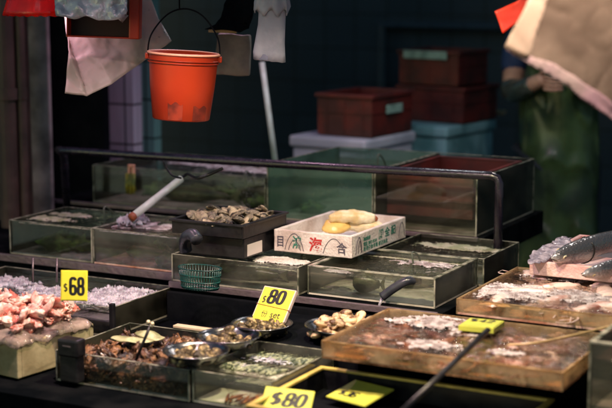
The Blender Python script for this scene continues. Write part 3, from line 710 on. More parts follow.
for k in range(10):
    o = bpy.data.objects.new('shrimp', shr); C.objects.link(o); o.location = (-1.735+.011*k, 2.868+rnd.uniform(0, .012), .630+rnd.uniform(0, .008)); o.rotation_euler = (0, rnd.uniform(-.3, .1), R(80)+rnd.uniform(-.4, .4))
    tag(o, 'small red brown shrimp resting on the bottom of the front tank', 'shrimp', 'red brown shrimps on the tank bottom')
# ---- fish
def fishmat():
    m = mat('silver_fish', (.3, .34, .36), .18, (.4, .44, .46), 9, .3, 260, spec=1, metal=.35, coat=.5); nt = m.node_tree; N, L = nt.nodes, nt.links; b = N['Principled BSDF']
    tc = N.new('ShaderNodeTexCoord'); sx = N.new('ShaderNodeSeparateXYZ'); nz = N.new('ShaderNodeTexNoise'); nz.inputs['Scale'].default_value = 25
    ad = N.new('ShaderNodeMath'); ad.operation = 'MULTIPLY_ADD'; ad.inputs[1].default_value = .02
    cr = N.new('ShaderNodeValToRGB'); e = cr.color_ramp.elements; e[0].position = .35; e[0].color = (.62, .56, .54, 1); e[1].position = .72; e[1].color = (.075, .078, .085, 1)
    k = e.new(.52); k.color = (.34, .35, .37, 1)
    mr = N.new('ShaderNodeMapRange'); mr.inputs['From Min'].default_value = .005; mr.inputs['From Max'].default_value = .085
    L.new(tc.outputs['Object'], sx.inputs[0]); L.new(tc.outputs['Object'], nz.inputs[0]); L.new(nz.outputs[0], ad.inputs[0]); L.new(sx.outputs[2], ad.inputs[2])
    L.new(ad.outputs[0], mr.inputs['Value']); L.new(mr.outputs[0], cr.inputs[0]); L.new(cr.outputs[0], b.inputs['Base Color'])
    vo = N.new('ShaderNodeTexVoronoi'); vo.inputs['Scale'].default_value = 190; mp = N.new('ShaderNodeMapping'); mp.inputs['Scale'].default_value = (.7, 1, 1)
    L.new(tc.outputs['Object'], mp.inputs[0]); L.new(mp.outputs[0], vo.inputs[0]); bp = N.new('ShaderNodeBump'); bp.inputs['Strength'].default_value = .55; bp.inputs['Distance'].default_value = .003
    L.new(vo.outputs[0], bp.inputs['Height']); L.new(bp.outputs[0], b.inputs['Normal']); return m
M['fish'] = fishmat()
def fish(name, label, c, rot_, L, H, m, group=None, fins='belly'):
    T = thing(name, label, 'fish', c, 0, group); T.rotation_euler = rot_
    bm = bmesh.new(); n = 26; rings = []
    for i in range(n+1):
        t = i/n; r = (math.sin(math.pi*(t**.72))**.75)*(1-.15*t)+.02+(.10 if t > .85 else 0)
        if t > .9: r = .16
        hz = H/2*r; hy = H*.36*r*(1 if t < .85 else .5)
        rings.append([bm.verts.new((L*(t-.5), math.cos(a*2*math.pi/20)*hy, math.sin(a*2*math.pi/20)*hz+H*.4)) for a in range(20)])
    for i in range(n):
        for k in range(20): bm.faces.new((rings[i][k], rings[i][(k+1) % 20], rings[i+1][(k+1) % 20], rings[i+1][k]))
    bm.faces.new(rings[0][::-1]); bm.faces.new(rings[-1]); obj('body', bm, M[m], T, True)
    def fin(nm, pts, th=.0015):
        bm = bmesh.new(); a = [bm.verts.new(Vector(p)+Vector((0, th, 0))) for p in pts]; b = [bm.verts.new(Vector(p)-Vector((0, th, 0))) for p in pts]
        bm.faces.new(a); bm.faces.new(b[::-1])
        for i in range(len(pts)): bm.faces.new((a[i], b[i], b[(i+1) % len(pts)], a[(i+1) % len(pts)]))
        obj(nm, bm, M[fins], T)
    z = H*.4
    if m == 'fish':
        for s in (-1, 1):
            g = []
            for k in range(9):
                a = R(-70+140*k/8); t_ = .235+.028*math.cos(a); rr = (math.sin(math.pi*(t_**.72))**.75)*(1-.15*t_)+.02
                g.append((L*(t_-.5), s*(H*.36*rr*math.cos(a)+.0012), z+H/2*rr*math.sin(a)))
            bm = bmesh.new(); tube(bm, g, .0016, 6); obj('gill_edge', bm, M['ink'], T, True)
            bm = bmesh.new(); tube(bm, [(-L*.50, s*.002, z-.002), (-L*.47, s*H*.10, z-.07*H), (-L*.44, s*H*.155, z-.10*H)], .0011, 6); obj('mouth_line', bm, M['ink'], T, True)
            bm = bmesh.new(); bmesh.ops.create_uvsphere(bm, u_segments=16, v_segments=8, radius=H*.085, matrix=Matrix.Translation((-L*.43, s*H*.165, z+H*.08)) @ Matrix.Diagonal((1, .35, 1, 1))); obj('eye_ring', bm, M['geo'], T, True)
    fin('tail_fin', [(L*.45, 0, z-.1*H), (L*.62, 0, z-.5*H), (L*.56, 0, z), (L*.62, 0, z+.5*H), (L*.45, 0, z+.1*H)])
    fin('dorsal_fin', [(-L*.1, 0, z+H*.42), (0, 0, z+H*.72), (L*.22, 0, z+H*.5), (L*.25, 0, z+H*.3)])
    for s in (-1, 1):
        bm = bmesh.new(); a = [(-L*.22, s*H*.34, z), (-L*.08, s*H*.50, z-H*.15), (-L*.06, s*H*.40, z+.02*H)]
        vs = [bm.verts.new(p) for p in a]+[bm.verts.new((p[0], p[1]+.002, p[2])) for p in a]; bm.faces.new(vs[:3]); bm.faces.new(vs[3:][::-1]); obj('pectoral_fin', bm, M[fins], T)
        bm = bmesh.new(); bmesh.ops.create_icosphere(bm, subdivisions=2, radius=H*.055, matrix=Matrix.Translation((-L*(.43 if m == 'fish' else .40), s*H*(.172 if m == 'fish' else .185), z+H*.08)) @ Matrix.Diagonal((1, .55, 1, 1))); obj('eye', bm, M['ink'], T, True)
    return T
c = at(586, 253, .90)
fish('market_fish', 'large blue grey fish lying on the white foam tray', (at(554, 258, .88).x+.10, at(554, 258, .88).y+.20, .872), (R(32), R(-3), R(65)), .52, .088, 'fish')
fish('market_fish', 'second silver fish lying to the right of the large blue grey fish', (at(554, 258, .88).x+.20, at(554, 258, .88).y+.13, .850), (R(50), R(-2), R(60)), .46, .07, 'fish')
rk = blobmesh('mossy_rock', .06, .045, .034, 'moss', 5, .35, 2)
for k, (x, y, sc, lab) in enumerate(((-2.87, 3.70, 1, 'mossy dark rock at the left of the far left tank'), (-2.79, 3.72, .8, 'smaller mossy rock beside the first in the far left tank'))):
    o = bpy.data.objects.new('rock', rk); C.objects.link(o); o.location = (x, y, .771); o.scale = (sc, sc, sc); tag(o, lab, 'rock')
DF = 'dark fish in the middle tanks'
for k, (x, y, z, a, L, H, lab) in enumerate(((-2.52, 3.70, .755, 10, .15, .05, 'dark fish in the brown water tank, left one'), (-2.40, 3.72, .755, 170, .12, .055, 'dark fish in the brown water tank near the hose elbow'),
        (-1.72, 3.62, .75, 5, .09, .06, 'round dark fish behind the glass below the foam box'), (-2.08, 3.62, .747, 12, .16, .045, 'dark fish behind the glass right of the teal basket'), (-1.62, 3.75, .747, 30, .14, .04, 'dark fish near the water spout'),
        (-2.75, 4.35, .83, 5, .3, .06, 'long dark fish in the long rear left tank'), (-2.55, 4.45, .83, 170, .25, .06, 'dark fish at the right of the long rear left tank'))):
    fish('dark_fish', lab, (x, y, z), (0, 0, R(a)), L, H, 'darkfish', DF, 'darkfish')
ROCKS = 'dark clumps lying in the middle and rear tanks'
for (x, y, z, sc, lab) in ((-2.93, 3.80, .765, .8, 'dark clump at the back corner of the far left tank'), (-2.55, 3.80, .765, .7, 'dark clump at the back of the brown water tank'), (-2.42, 3.66, .765, .75, 'dark clump low in the brown water tank, right end'),
        (-2.20, 3.70, .755, .8, 'dark clump behind the teal basket'), (-1.95, 3.70, .755, .6, 'dark clump under the white froth beside the foam box'), (-1.62, 4.02, .757, .7, 'dark clump in the tank below the rear corner'),
        (-2.98, 4.45, .84, .9, 'dark clump at the left of the long rear tank'), (-2.70, 4.50, .84, 1.1, 'dark clump at the middle of the long rear tank'), (-2.50, 4.36, .84, .8, 'dark clump at the right of the long rear tank'), (-2.28, 4.35, .84, .7, 'dark clump at the left of the cloudy green tank')):
    o = bpy.data.objects.new('rock', rk); C.objects.link(o); o.location = (x, y, z); o.scale = (sc, sc, sc); o.rotation_euler = (0, 0, x*7); tag(o, lab, 'rock')
c = at(136, 338, .70)
for k, (px, py, a, L, lab) in enumerate(((132, 340, 20, .11, 'pale green flat squid lying over the brown shellfish'), (150, 336, -10, .09, 'pale slice beside the flat squid on the brown shellfish'))):
    bm = bmesh.new(); bmesh.ops.create_icosphere(bm, subdivisions=4, radius=1, matrix=Matrix.Diagonal((L*.5, L*.26, .006, 1))); noisy(bm, .006, 30, k)
    o = obj('flat_squid', bm, M['flat'], smooth=True); p = at(px, py, .705); o.location = (p.x, p.y, .706); o.rotation_euler = (0, R(4), R(a)); tag(o, lab, 'seafood')
# red crate sunk in the tall rear tank + seaweed bundle with clip
opentray('red_crate', 'dark red crate sunk in the tall rear glass tank', 'crate', -1.955, -1.655, 4.26, 4.70, .862, .998, 'red', 'red', .006, .002, 'red', lip=.006)
bm = bmesh.new()
rnd = random.Random(8)
for k in range(26):
    x = rnd.uniform(-.018, .018); tube(bm, [(x, rnd.uniform(-.006, .006), .07), (x*1.1, rnd.uniform(-.01, .01), .03), (x*1.3, rnd.uniform(-.008, .008), -.005)], [.003, .0035, .001], 5)
sw = obj('seaweed_bundle', bm, mat('seaweed', (.30, .28, .03), .5, (.08, .12, .02), 30), smooth=True); p = at(84, 199, .86); sw.location = (-3.0, 4.225, .85); 
p = far(83, 185, 4.88); sw.location = (p.x, 4.197, .868); tag(sw, 'yellow green seaweed bundle hung on the long rear tank', 'seaweed')
bm = bmesh.new(); box(bm, -.013, -.004, -.006, .006, 0, .034, .002); box(bm, .004, .013, -.006, .006, 0, .034, .002); box(bm, -.013, .013, -.006, .006, .026, .036, .002)
o = obj('peg', bm, M['rimo']); o.location = (p.x, 4.200, .933); tag(o, 'pink peg clipped on the rear left tank edge', 'peg')

# ------------------------------------------------------------------ price cards
def arc(cx, cy, rx, ry, a0, a1, n=10, e=.72):
    out = []
    for k in range(n+1):
        a = R(a0+(a1-a0)*k/n); c, s_ = math.cos(a), math.sin(a)
        out.append((cx+rx*math.copysign(abs(c)**e, c), cy+ry*math.copysign(abs(s_)**e, s_)))
    return out
DIG = {'0': [arc(.25, .5, .17, .42, 0, 360, 28)],
       '8': [arc(.25, .71, .15, .21, 0, 360, 20), arc(.25, .28, .17, .22, 0, 360, 20)],
       '6': [arc(.25, .29, .17, .22, 0, 360, 20), [(.08, .29), (.08, .5)]+arc(.25, .70, .17, .22, 180, 20, 12)],
       '1': [[(.10, .72), (.27, .90), (.27, .06)]],
       '4': [[(.34, .05), (.34, .93), (.06, .30), (.46, .30)]],
       '2': [arc(.25, .70, .17, .22, 160, -20, 12)+[(.08, .08), (.44, .08)]],
       '3': [arc(.24, .71, .16, .20, 160, -80, 14)+arc(.24, .29, .18, .22, 80, -160, 14)],
       '$': [arc(.25, .68, .16, .17, 30, 270, 12)+arc(.25, .33, .16, .18, 90, -150, 12), [(.25, .98), (.25, .02)]]}
def numeral(ch, size, x, y, parent, wide=1.0, weight=.13, shear=0):
    bm = bmesh.new()
    for st in DIG[ch]:
        L_, R_ = [], []; closed = abs(st[0][0]-st[-1][0])+abs(st[0][1]-st[-1][1]) < 1e-6; n = len(st)
        for i in range(n):
            p0 = st[(i-1) % (n-1)] if closed else st[max(0, i-1)]; p1 = st[(i+1) % (n-1) if closed and i+1 >= n else min(n-1, i+1)]
            dx, dy = p1[0]-p0[0], p1[1]-p0[1]; l = math.hypot(dx, dy) or 1; wv = (weight if not (ch == '$' and st is DIG['$'][1]) else weight*.5)/2
            a, b = st[i]
            for lst, sg in ((L_, 1), (R_, -1)):
                u, v = a-dy/l*wv*sg, b+dx/l*wv*sg*.75
                lst.append(bm.verts.new((x+(u*wide+v*shear)*size, y+v*size, .0016)))
        for i in range(n-1): bm.faces.new((L_[i], R_[i], R_[i+1], L_[i+1]))
    g = bmesh.ops.extrude_face_region(bm, geom=bm.faces[:])
    for v in g['geom']:
        if isinstance(v, bmesh.types.BMVert): v.co.z -= .0003
    return obj('numeral', bm, M['ink'], parent)
def card(name, label, w, h, rot_, loc, m, texts, thick=.006, back='cardback', band=None):
    T = thing(name, label, 'price card', loc); T.rotation_euler = rot_
    bm = bmesh.new(); box(bm, -w/2, w/2, 0, h, -thick, 0, .001); obj('backing', bm, M[back], T)
    bm = bmesh.new(); box(bm, -w/2+.003, w/2-.003, .003, h-.003, .0003, .0012); obj('face', bm, M[m], T)
    for (s, size, x, y, sx, off, sh_) in texts:
        if s[0] in '$0123456789':
            for i, ch in enumerate(s): numeral(ch, size, x+i*size*.52*sx+(.05*size if i and s[0] == '$' else 0), y, T, sx, off, sh_)
        else: lettering('lettering', s, size, (x, y, .0014), (0, 0, 0), 'ink', T, .0002, sh_, sx, off)
    if band:
        bm = bmesh.new(); tube(bm, [(-w/2-.001, band+.002, .002), (0, band-.001, .0025), (w/2+.001, band-.004, .002), (w/2+.001, band-.004, -thick)], .0009, 6); obj('rubber_band', bm, M['cork'], T)
    return T
c = at(61, 302, .775)
# faces the camera, turned with its bottom edge along the view
card('price_card', 'upright yellow card reading $68 stuck in the fish pieces', .069, .078, (R(82), 0, R(24)), far(74, 301, 3.68), 'yellow',
     [('$', .024, -.027, .022, .9, .15, 0), ('68', .048, -.012, .014, .80, .20, 0)], .002, 'yellow')
card('price_card', 'leaning yellow card reading $80 with white border and rubber band', .101, .104, (R(50), R(1.2), R(-3)), far(266.7, 322, 3.84), 'yellow',
     [('$', .024, -.040, .052, .9, .15, .05), ('80', .045, -.026, .053, 1.15, .20, .05), ('份', .022, -.026, .014, .9, .0001, 0), ('set', .027, .002, .014, .95, .0003, 0)], .012, band=.046)
# fallen / flat cards
c = at(484, 322, .80)
t = card('price_card', 'yellow card on a foam block lying on the froth of the large squid tray', .088, .105, (R(-3), 0, R(6)), (at(476, 327, .80).x, at(476, 327, .80).y, .800), 'yellow2',
     [('$42', .040, -.034, .056, .95, .2, 0)], .013, 'yellow2')
c = at(362, 394, .66)
card('price_card', 'green yellow card lying flat in the black bin, left of the dark rod', .120, .110, (R(9), 0, R(-14)), (at(345, 402, .65).x, at(345, 402, .65).y, .652), 'yellow2', [('$36', .030, -.045, .02, 1.1, .2, .1)], .004, 'yellow2')
c = at(291, 404, .67)
card('price_card', 'yellow green card reading $80 at the bottom edge of the picture', .115, .08, (R(24), R(4), R(20)), (c.x, c.y-.03, .66), 'yellow2', [('$80', .052, -.044, .014, 1.0, .2, .2)], .004, 'yellow2')

# ------------------------------------------------------------------ rail and rods
A = at(55, 150, 1.027); B = at(495, 176, 1.027)
bm = bmesh.new(); dn = Vector((0, 0, -1)); bd = (B-A).normalized()
tube(bm, [A+Vector((0, .06, -.21)), A+Vector((0, .05, -.03)), A+Vector((0, .02, 0)), A+bd*.03]+smoothpath([A+bd*.1, (A+B)/2+Vector((0, 0, -.003)), B-bd*.03], 8)+[B-bd*.012, B+bd*.006+Vector((0, 0, -.006)), B+bd*.014+Vector((0, .0, -.022)), B+bd*.014+Vector((0, .0, -.285))], .0135, 14)
tag(obj('tube_rail', bm, M['rail'], smooth=True), 'dark purple tube rail in front of the rear tanks', 'rail')
def rod(name, label, cat, pts, r, m, seg=12): 
    bm = bmesh.new(); tube(bm, pts, r, seg); return tag(obj(name, bm, M[m], smooth=True), label, cat)
wp = thing('white_pole', 'short white pole with orange brown end leaning over the tanks', 'pole', (0, 0, 0))
a, b = at(131, 218, .885), at(181, 179, .985)
wp.location = a
bm = bmesh.new(); tube(bm, [Vector((0, 0, 0))+(b-a)*.06, (b-a)], .0122, 16); obj('shaft', bm, M['pole'], wp, True)
bm = bmesh.new(); tube(bm, [Vector((0, 0, 0)), (b-a)*.06], .0136, 16); obj('end_cap', bm, M['cork'], wp, True)
rod('black_hose', 'black hose curling from the top of the white pole', 'hose', smoothpath([b, b+(b-a).normalized()*.03, far(196, 178, 4.42), far(208, 175, 4.42), far(223, 168, 4.42)], 6), .005, 'blackp')
rod('black_cable', 'short black cable hanging under the rail beside the white pole', 'cable', smoothpath([far(163, 161, 4.5), far(167, 169, 4.5), far(173, 176, 4.48), far(181, 178, 4.45)], 6), .0032, 'blackp', 8)
rod('grey_mop_handle', 'slanting grey green mop handle behind the white glove', 'handle', [far(262, 62, 5.4), far(279, 190, 5.5)], .010, 'pole')
e0 = at(181, 250, .84)
rod('hose_elbow', 'dark grey hose elbow standing in front of the brown water tank', 'hose', smoothpath([far(186, 251, 4.17), far(185, 244, 4.16), far(187, 237, 4.13), far(193, 235, 4.11), far(197, 240, 4.09)], 6), .0185, 'hose')
a, b = far(382, 297, 3.97), far(408, 281, 3.95)
rod('water_spout', 'dark angled water spout over the pale rimmed tank', 'spout', smoothpath([a, (a+b)/2+Vector((0, 0, .004)), b, b+Vector((.02, .03, -.004))], 5), .0125, 'hose')
rod('water_stream', 'thin stream of water falling from the dark spout', 'water stream', [a+Vector((0, 0, -.004)), a+Vector((-.004, -.006, -.02)), a+Vector((-.006, -.008, -.05))], [.005, .004, .003], 'ice', 8)
rod('dark_rod', 'long dark out of focus rod lying across the large squid tray', 'rod', [far(488, 330, 3.33), far(402, 412, 2.95)], .0068, 'blackp')
rod('cane_strip', 'curved pale cane strip on the right of the large squid tray', 'cane', smoothpath([at(508, 345, .786), at(535, 343, .80), at(570, 336, .81), at(612, 326, .83)], 6), .0028, 'cane', 8)
tg = thing('net_rod', 'thin dark rod with pale knotted tip stuck in the brown shellfish', 'rod', far(136, 360, 3.62))
bm = bmesh.new(); e = far(151, 324, 3.62)-far(136, 360, 3.62); tube(bm, [Vector((0, 0, 0)), e], .0038, 10); obj('shaft', bm, M['blackp'], tg, True)
bm = bmesh.new()
for k in range(5):
    bmesh.ops.create_icosphere(bm, subdivisions=2, radius=.005, matrix=Matrix.Translation(e+Vector((random.uniform(-.009, .006), random.uniform(-.003, .003), random.uniform(-.004, .006)))))
obj('knotted_tip', bm, M['geo'], tg, True)
# filter in the front left tank
p = at(70, 352, .71)
ft = thing('pump_filter', 'black pump filter hung at the corner of the front left tank', 'filter', (p.x, 2.822, .632))
bm = bmesh.new(); box(bm, -.028, .028, -.016, .016, 0, .098, .005); box(bm, -.031, .031, -.02, .02, .066, .112, .006); obj('housing', bm, M['blackp'], ft)
bm = bmesh.new(); box(bm, -.012, .012, -.0215, -.0202, .094, .097); obj('slot', bm, M['trim'], ft)
# post clip on ice tray
p = at(112, 309, .72)
bm = bmesh.new(); box(bm, -.007, .007, -.007, .007, 0, .10, .002); o = obj('corner_clip', bm, M['blackp']); o.location = (-2.305, 3.205, .637); tag(o, 'black upright clip on the corner of the ice tray', 'clip')
for k, px in enumerate((33, 57)):
    p0 = far(px, 258, 4.2); rod('hanging_wire', ['left metal hanger strip under the middle shelf edge', 'right metal hanger strip under the middle shelf edge'][k], 'hanger', [p0, p0+Vector((.004, -.01, -.07))], .003, 'trim', 8)
# teal basket
p = far(199, 275, 4.02)
tbk = thing('plastic_basket', 'teal oval plastic basket hung on the tank front', 'basket', (p.x, p.y+.005, .772))
bm = bmesh.new()
for k in range(44):
    a = 2*math.pi*k/44; tube(bm, [(math.cos(a)*.030, math.sin(a)*.019, .001), (math.cos(a)*.056, math.sin(a)*.035, .002), (math.cos(a)*.060, math.sin(a)*.037, .025), (math.cos(a)*.066, math.sin(a)*.041, .061)], .0013, 5)
for rr in (.030, .043):
    tube(bm, [(math.cos(a*math.pi/16)*rr, math.sin(a*math.pi/16)*rr*.63, .001) for a in range(33)], .0013, 5, False)
obj('lattice', bm, M['teal'], tbk, True)
for z, r in ((.060, .0665), (.042, .0635), (.024, .0612), (.008, .0585)):
    bm = bmesh.new(); tube(bm, [(math.cos(a*math.pi/20)*r, math.sin(a*math.pi/20)*r*.62, z) for a in range(41)], .0018, 6, False); obj('band', bm, M['teal'], tbk, True)

# ------------------------------------------------------------------ hanging things
hp = thing('hanging_rail', 'steel rail over the stall from which the bucket hangs', 'rail', (0, 0, 0))
a, b = far(-60, -75, 4.15), far(700, -75, 4.15); a.z = b.z = 1.80
bm = bmesh.new(); tube(bm, [a, b], .012, 12); obj('tube', bm, M['steel'], hp, True)
bk = thing('orange_bucket', 'orange plastic bucket hanging by its black handle', 'bucket', far(181, 119, 4.05)); bk.rotation_euler = (0, R(3.2), R(28))
s = 4.05/LENS_PX; r1 = 36*s; r0 = 28.5*s; h = 66*s
bm = bmesh.new(); lathe(bm, [(.001, 0), (r0-.003, 0), (r0, .003), (r0+(r1-r0)*.5, h*.5), (r1-.004, h-.006), (r1-.004, h), (r1-.007, h), (r0-.004, .005), (.001, .004)], 48)
obj('body', bm, M['orange'], bk, True)
bm = bmesh.new(); tube(bm, [(math.cos(a*math.pi/32)*(r1-.002), math.sin(a*math.pi/32)*(r1-.002), h-.001) for a in range(65)], .0034, 8, False); obj('rim', bm, M['rimo'], bk, True)
for a0, a1, hh in ((-1.95, -1.45, 18*s), (-1.10, -.55, 15*s)):
    bm = bmesh.new(); N_ = 12; z0_, ra = .004, lambda z: r0+(r1-r0)*z/h+.0006
    g = [[bm.verts.new((math.cos(a0+(a1-a0)*i/N_)*ra(z), math.sin(a0+(a1-a0)*i/N_)*ra(z), z)) for i in range(N_+1) for z in [z0_+(hh-z0_)*(j/2)*(1+.10*math.sin(i*.8+a0*5))]] for j in range(3)]
    for j in range(2):
        for i in range(N_): bm.faces.new((g[j][i], g[j][i+1], g[j+1][i+1], g[j+1][i]))
    obj('dark_patch', bm, M['bucket_patch'], bk, True)  # darker red brown patches low on the bucket side
for s_ in (-1, 1):
    bm = bmesh.new(); box(bm, s_*r1-.006, s_*r1+.006, -.009, .009, h-.022, h-.004, .003); obj('handle_lug', bm, M['orange'], bk)
for hz_ in (.90, .86):
    bm = bmesh.new(); rr_ = r0+(r1-r0)*hz_; tube(bm, [(math.cos(a*math.pi/32)*rr_, math.sin(a*math.pi/32)*rr_, h*hz_) for a in range(65)], .0016, 6, False); obj('moulded_ring', bm, M['orange'], bk, True)
bm = bmesh.new(); tube(bm, smoothpath([(-r1, 0, h-.012), (-r1*.92, 0, h+.045), (-r1*.5, 0, h+.103), (0, 0, h+.122), (r1*.5, 0, h+.103), (r1*.92, 0, h+.045), (r1, 0, h-.012)], 7), .0022, 8); obj('handle', bm, M['black'], bk, True)
t0 = bk.location+Vector((0, 0, h+.122)); 
rod('hook', 'dark wire hook over the orange bucket handle', 'hook', [t0+Vector((0, 0, -.002)), Vector((t0.x, t0.y, 1.79))], .002, 'black', 6)
# lamp
def lamp(name, label, c, r, energy, col, group=None, seg=96):
    T = thing(name, label, 'lamp', c, 0, group)
    def fn(a, j, r_, z): return (r_*(1+(.012*math.cos(a*30) if j == 0 else 0)), z+(-.0045*abs(math.sin(a*15)) if j == 0 else 0))
    bm = bmesh.new(); lathe(bm, [(r, 0), (r*.97, .012), (r*.86, .055), (r*.66, .10), (r*.42, .135), (r*.25, .15), (r*.22, .19)], seg, fn=fn); o = obj('shade', bm, M['lamp'], T, True); o.modifiers.new('t', 'SOLIDIFY').thickness = .0015
    bm = bmesh.new(); bmesh.ops.create_uvsphere(bm, u_segments=20, v_segments=12, radius=.028, matrix=Matrix.Translation((0, 0, .095))); obj('bulb', bm, M['bulb'], T, True)
    bm = bmesh.new(); tube(bm, [(0, 0, .12), (0, 0, .20)], .018, 12); obj('socket', bm, M['blackp'], T)
    bm = bmesh.new(); tube(bm, [(0, 0, .20), (0, 0, .9)], .003, 6); obj('cord', bm, M['blackp'], T)
    l = bpy.data.lights.new('lamp_light', 'SPOT'); l.energy = energy; l.color = col; l.shadow_soft_size = .03; l.spot_size = R(150); l.spot_blend = .6
    lo = bpy.data.objects.new('lamp_light', l); C.objects.link(lo); lo.parent = T; lo.location = (0, 0, .06)
    return T
lamp('market_lamp', 'red scalloped market lamp hanging at the top left', far(47, 14, 4.25), .128, 3, (1, .58, .88), 'red market lamps')
def hang(px, D, z): v = far(px, 0, D); v.z = z; return v
lamp('market_lamp', 'red market lamp above the left end, out of the picture', hang(110, 3.15, 1.86), .128, 74, (1.0, .66, .70), 'red market lamps')
lamp('market_lamp', 'red market lamp above the middle of the stall', hang(330, 3.12, 1.86), .128, 84, (1.0, .84, .52), 'red market lamps')
lamp('market_lamp', 'red market lamp above the right trays', hang(600, 2.75, 1.86), .128, 62, (1.0, .76, .62), 'red market lamps')
lamp('market_lamp', 'rear red market lamp over the white pole, above the picture', hang(215, 4.85, 1.98), .128, 12, (1.0, .55, .84), 'red market lamps')
lamp('market_lamp', 'added rear red lamp over the cloudy green tank, unseen above the picture', hang(400, 4.85, 1.98), .128, 11, (.85, .95, 1.0), 'red market lamps')  # unseen lamp added as a cool backlight for wet glints
lamp('market_lamp', 'added rear red lamp over the fish at the right, unseen above the picture', hang(575, 4.75, 1.98), .128, 22, (1.0, .92, .86), 'red market lamps')  # unseen lamp added to put glints on the right trays
# white hanging bag (behind), orange tray, silver bag
P = [(62, -10, 4.30), (67, 34, 4.28), (69, 52, 4.24), (66, 78, 4.24), (64, 93, 4.22), (73, 84, 4.24), (86, 96, 4.24), (112, 84, 4.26), (135, 68, 4.3), (150, 57, 4.32), (171, 41, 4.34), (158, 18, 4.34), (148, -10, 4.34)]
o = sheet('plastic_bag', [far(*p) for p in P], M['whitebag'], amp=.004, scale=8); tag(o, 'white plastic sheet hanging behind the orange tray', 'plastic bag')
ot = thing('orange_tray', 'orange plastic tray hung on its side behind the silver bag', 'tray', far(103, 38, 4.12)); ot.rotation_euler = (0, R(2), R(28))
bm = bmesh.new(); s = 4.12/LENS_PX; wx = 36.5*s; hz = 75*s; dp = .06
box(bm, -wx, wx, -.002, dp, 0, .004, .001); box(bm, -wx, -wx+.004, -.002, dp, .004, hz, .001); box(bm, wx-.03, wx, -.012, dp, .0, hz, .004); box(bm, -wx, wx-.03, -.002, dp, hz, hz+.004)
obj('walls', bm, M['orange'], ot)
bm = bmesh.new(); box(bm, -wx+.004, wx-.03, dp-.004, dp, .004, hz); obj('bottom', bm, mat('shaded_tray_bottom', (.05, .008, .004), .5), ot)  # bottom coloured dark to give the shade inside the tray
P = [(56, -8), (57, 16), (72, 19), (90, 20), (108, 22), (116, 20), (119, 12), (126, 16), (127, -8)]
o = sheet('silver_bag', [far(p[0], p[1], 4.02) for p in P], M['silver'], thick=.004, amp=.013, scale=11, seed=3, cuts=7); tag(o, 'crumpled silver white plastic bag over the orange tray', 'plastic bag')
# glove
gl = thing('rubber_glove', 'white rubber glove hanging cuff down beside the bucket', 'glove', far(269, 60, 4.1)); gl.rotation_euler = (R(2), R(4), R(20))
s = 4.1/LENS_PX
bm = bmesh.new(); lathe(bm, [(16*s, 0), (16*s, .02), (15*s, .05), (14.3*s, .10), (14*s, .15), (14.5*s, .20), (15*s, .26), (13*s, .30)], 32, 1, .45); noisy(bm, .006, 25, 4); noisy(bm, .002, 90, 5); o = obj('sleeve', bm, M['glove'], gl, True); o.modifiers.new('t', 'SOLIDIFY').thickness = .002
bm = bmesh.new(); lathe(bm, [(15.2*s, .001), (14.6*s, .02), (1*s, .03)], 32, 1, .42); obj('lining', bm, M['cuff'], gl, True)
bm = bmesh.new(); lathe(bm, [(17.0*s, .135), (17*s, .150), (16*s, .18), (15.5*s, .23)], 64, 1, .5, fn=lambda a, j, r, z: (r*(1+.06*math.sin(a*9)), z+(.008*math.sin(a*7) if j < 2 else 0))); noisy(bm, .006, 50, 8); o = obj('frill', bm, M['glove'], gl, True); o.modifiers.new('t', 'SOLIDIFY').thickness = .002
# grey canvas bag with black cloth
cb = thing('canvas_bag', 'grey brown canvas pouch hanging between bucket and glove', 'bag', far(233, 76, 4.45)); cb.rotation_euler = (0, R(2), R(26))
s = 4.45/LENS_PX
bm = bmesh.new(); box(bm, -16.5*s, 16.5*s, -.02, .02, 0, 42*s, .005); bmesh.ops.subdivide_edges(bm, edges=bm.edges[:], cuts=4, use_grid_fill=True); noisy(bm, .006, 18, 2); obj('pouch', bm, M['tin'], cb, True)
bm = bmesh.new(); box(bm, -25*s, 3*s, -.028, -.022, 43*s, 46*s, .001); obj('bar', bm, M['cane'], cb)
P = [(206, 31), (216, 24), (224, 10), (230, -8), (252, -8), (252, 14), (250, 28), (240, 33), (228, 31)]
o = sheet('black_cloth', [far(p[0], p[1], 4.38) for p in P], M['black'], thick=.004, amp=.01, scale=12, seed=9); tag(o, 'black cloth draped above the canvas pouch', 'cloth')
# big tan plastic, near and blurred
ts = thing('tan_plastic_sheet', 'large tan plastic sheet hanging at the top right', 'plastic sheet')
P = [(507, 46), (522, 18), (540, -14), (640, -14), (650, 150), (612, 115), (575, 88), (540, 66)]
fp = lambda P, d0: [far(p[0], p[1], d0+.0006*(p[0]-500)) for p in P]
sheet('main_sheet', fp(P, 2.95), mat('tan_film', (.24, .19, .145), .3, (.10, .075, .055), 4, .1, 12, trans=.4, spec=.6), ts, thick=.002, amp=.0045, scale=5, seed=12, cuts=6)
sheet('left_hem', fp([(504, 47), (520, 16), (534, -14), (552, -14), (540, 20), (529, 58), (515, 53)], 2.93), M['clearbag'], ts, thick=.002, amp=.004, scale=5, seed=12, cuts=5)
sheet('lower_hem', fp([(506, 48), (525, 52), (560, 68), (600, 92), (650, 138), (652, 156), (612, 119), (575, 92), (540, 70)], 2.93), mat('pink_film', (.40, .33, .30), .12, (.32, .21, .24), 6, .3, 25, trans=.4, spec=1, coat=.6), ts, thick=.002, amp=.007, scale=9, seed=12, cuts=5)
P = [(495, 11), (517, 1), (526, -8), (532, -6), (519, 22), (503, 33)]
o = sheet('red_card', [far(p[0], p[1], 3.5) for p in P], M['redtag'], amp=.002, cuts=3); tag(o, 'red card hanging behind the tan plastic sheet', 'card')
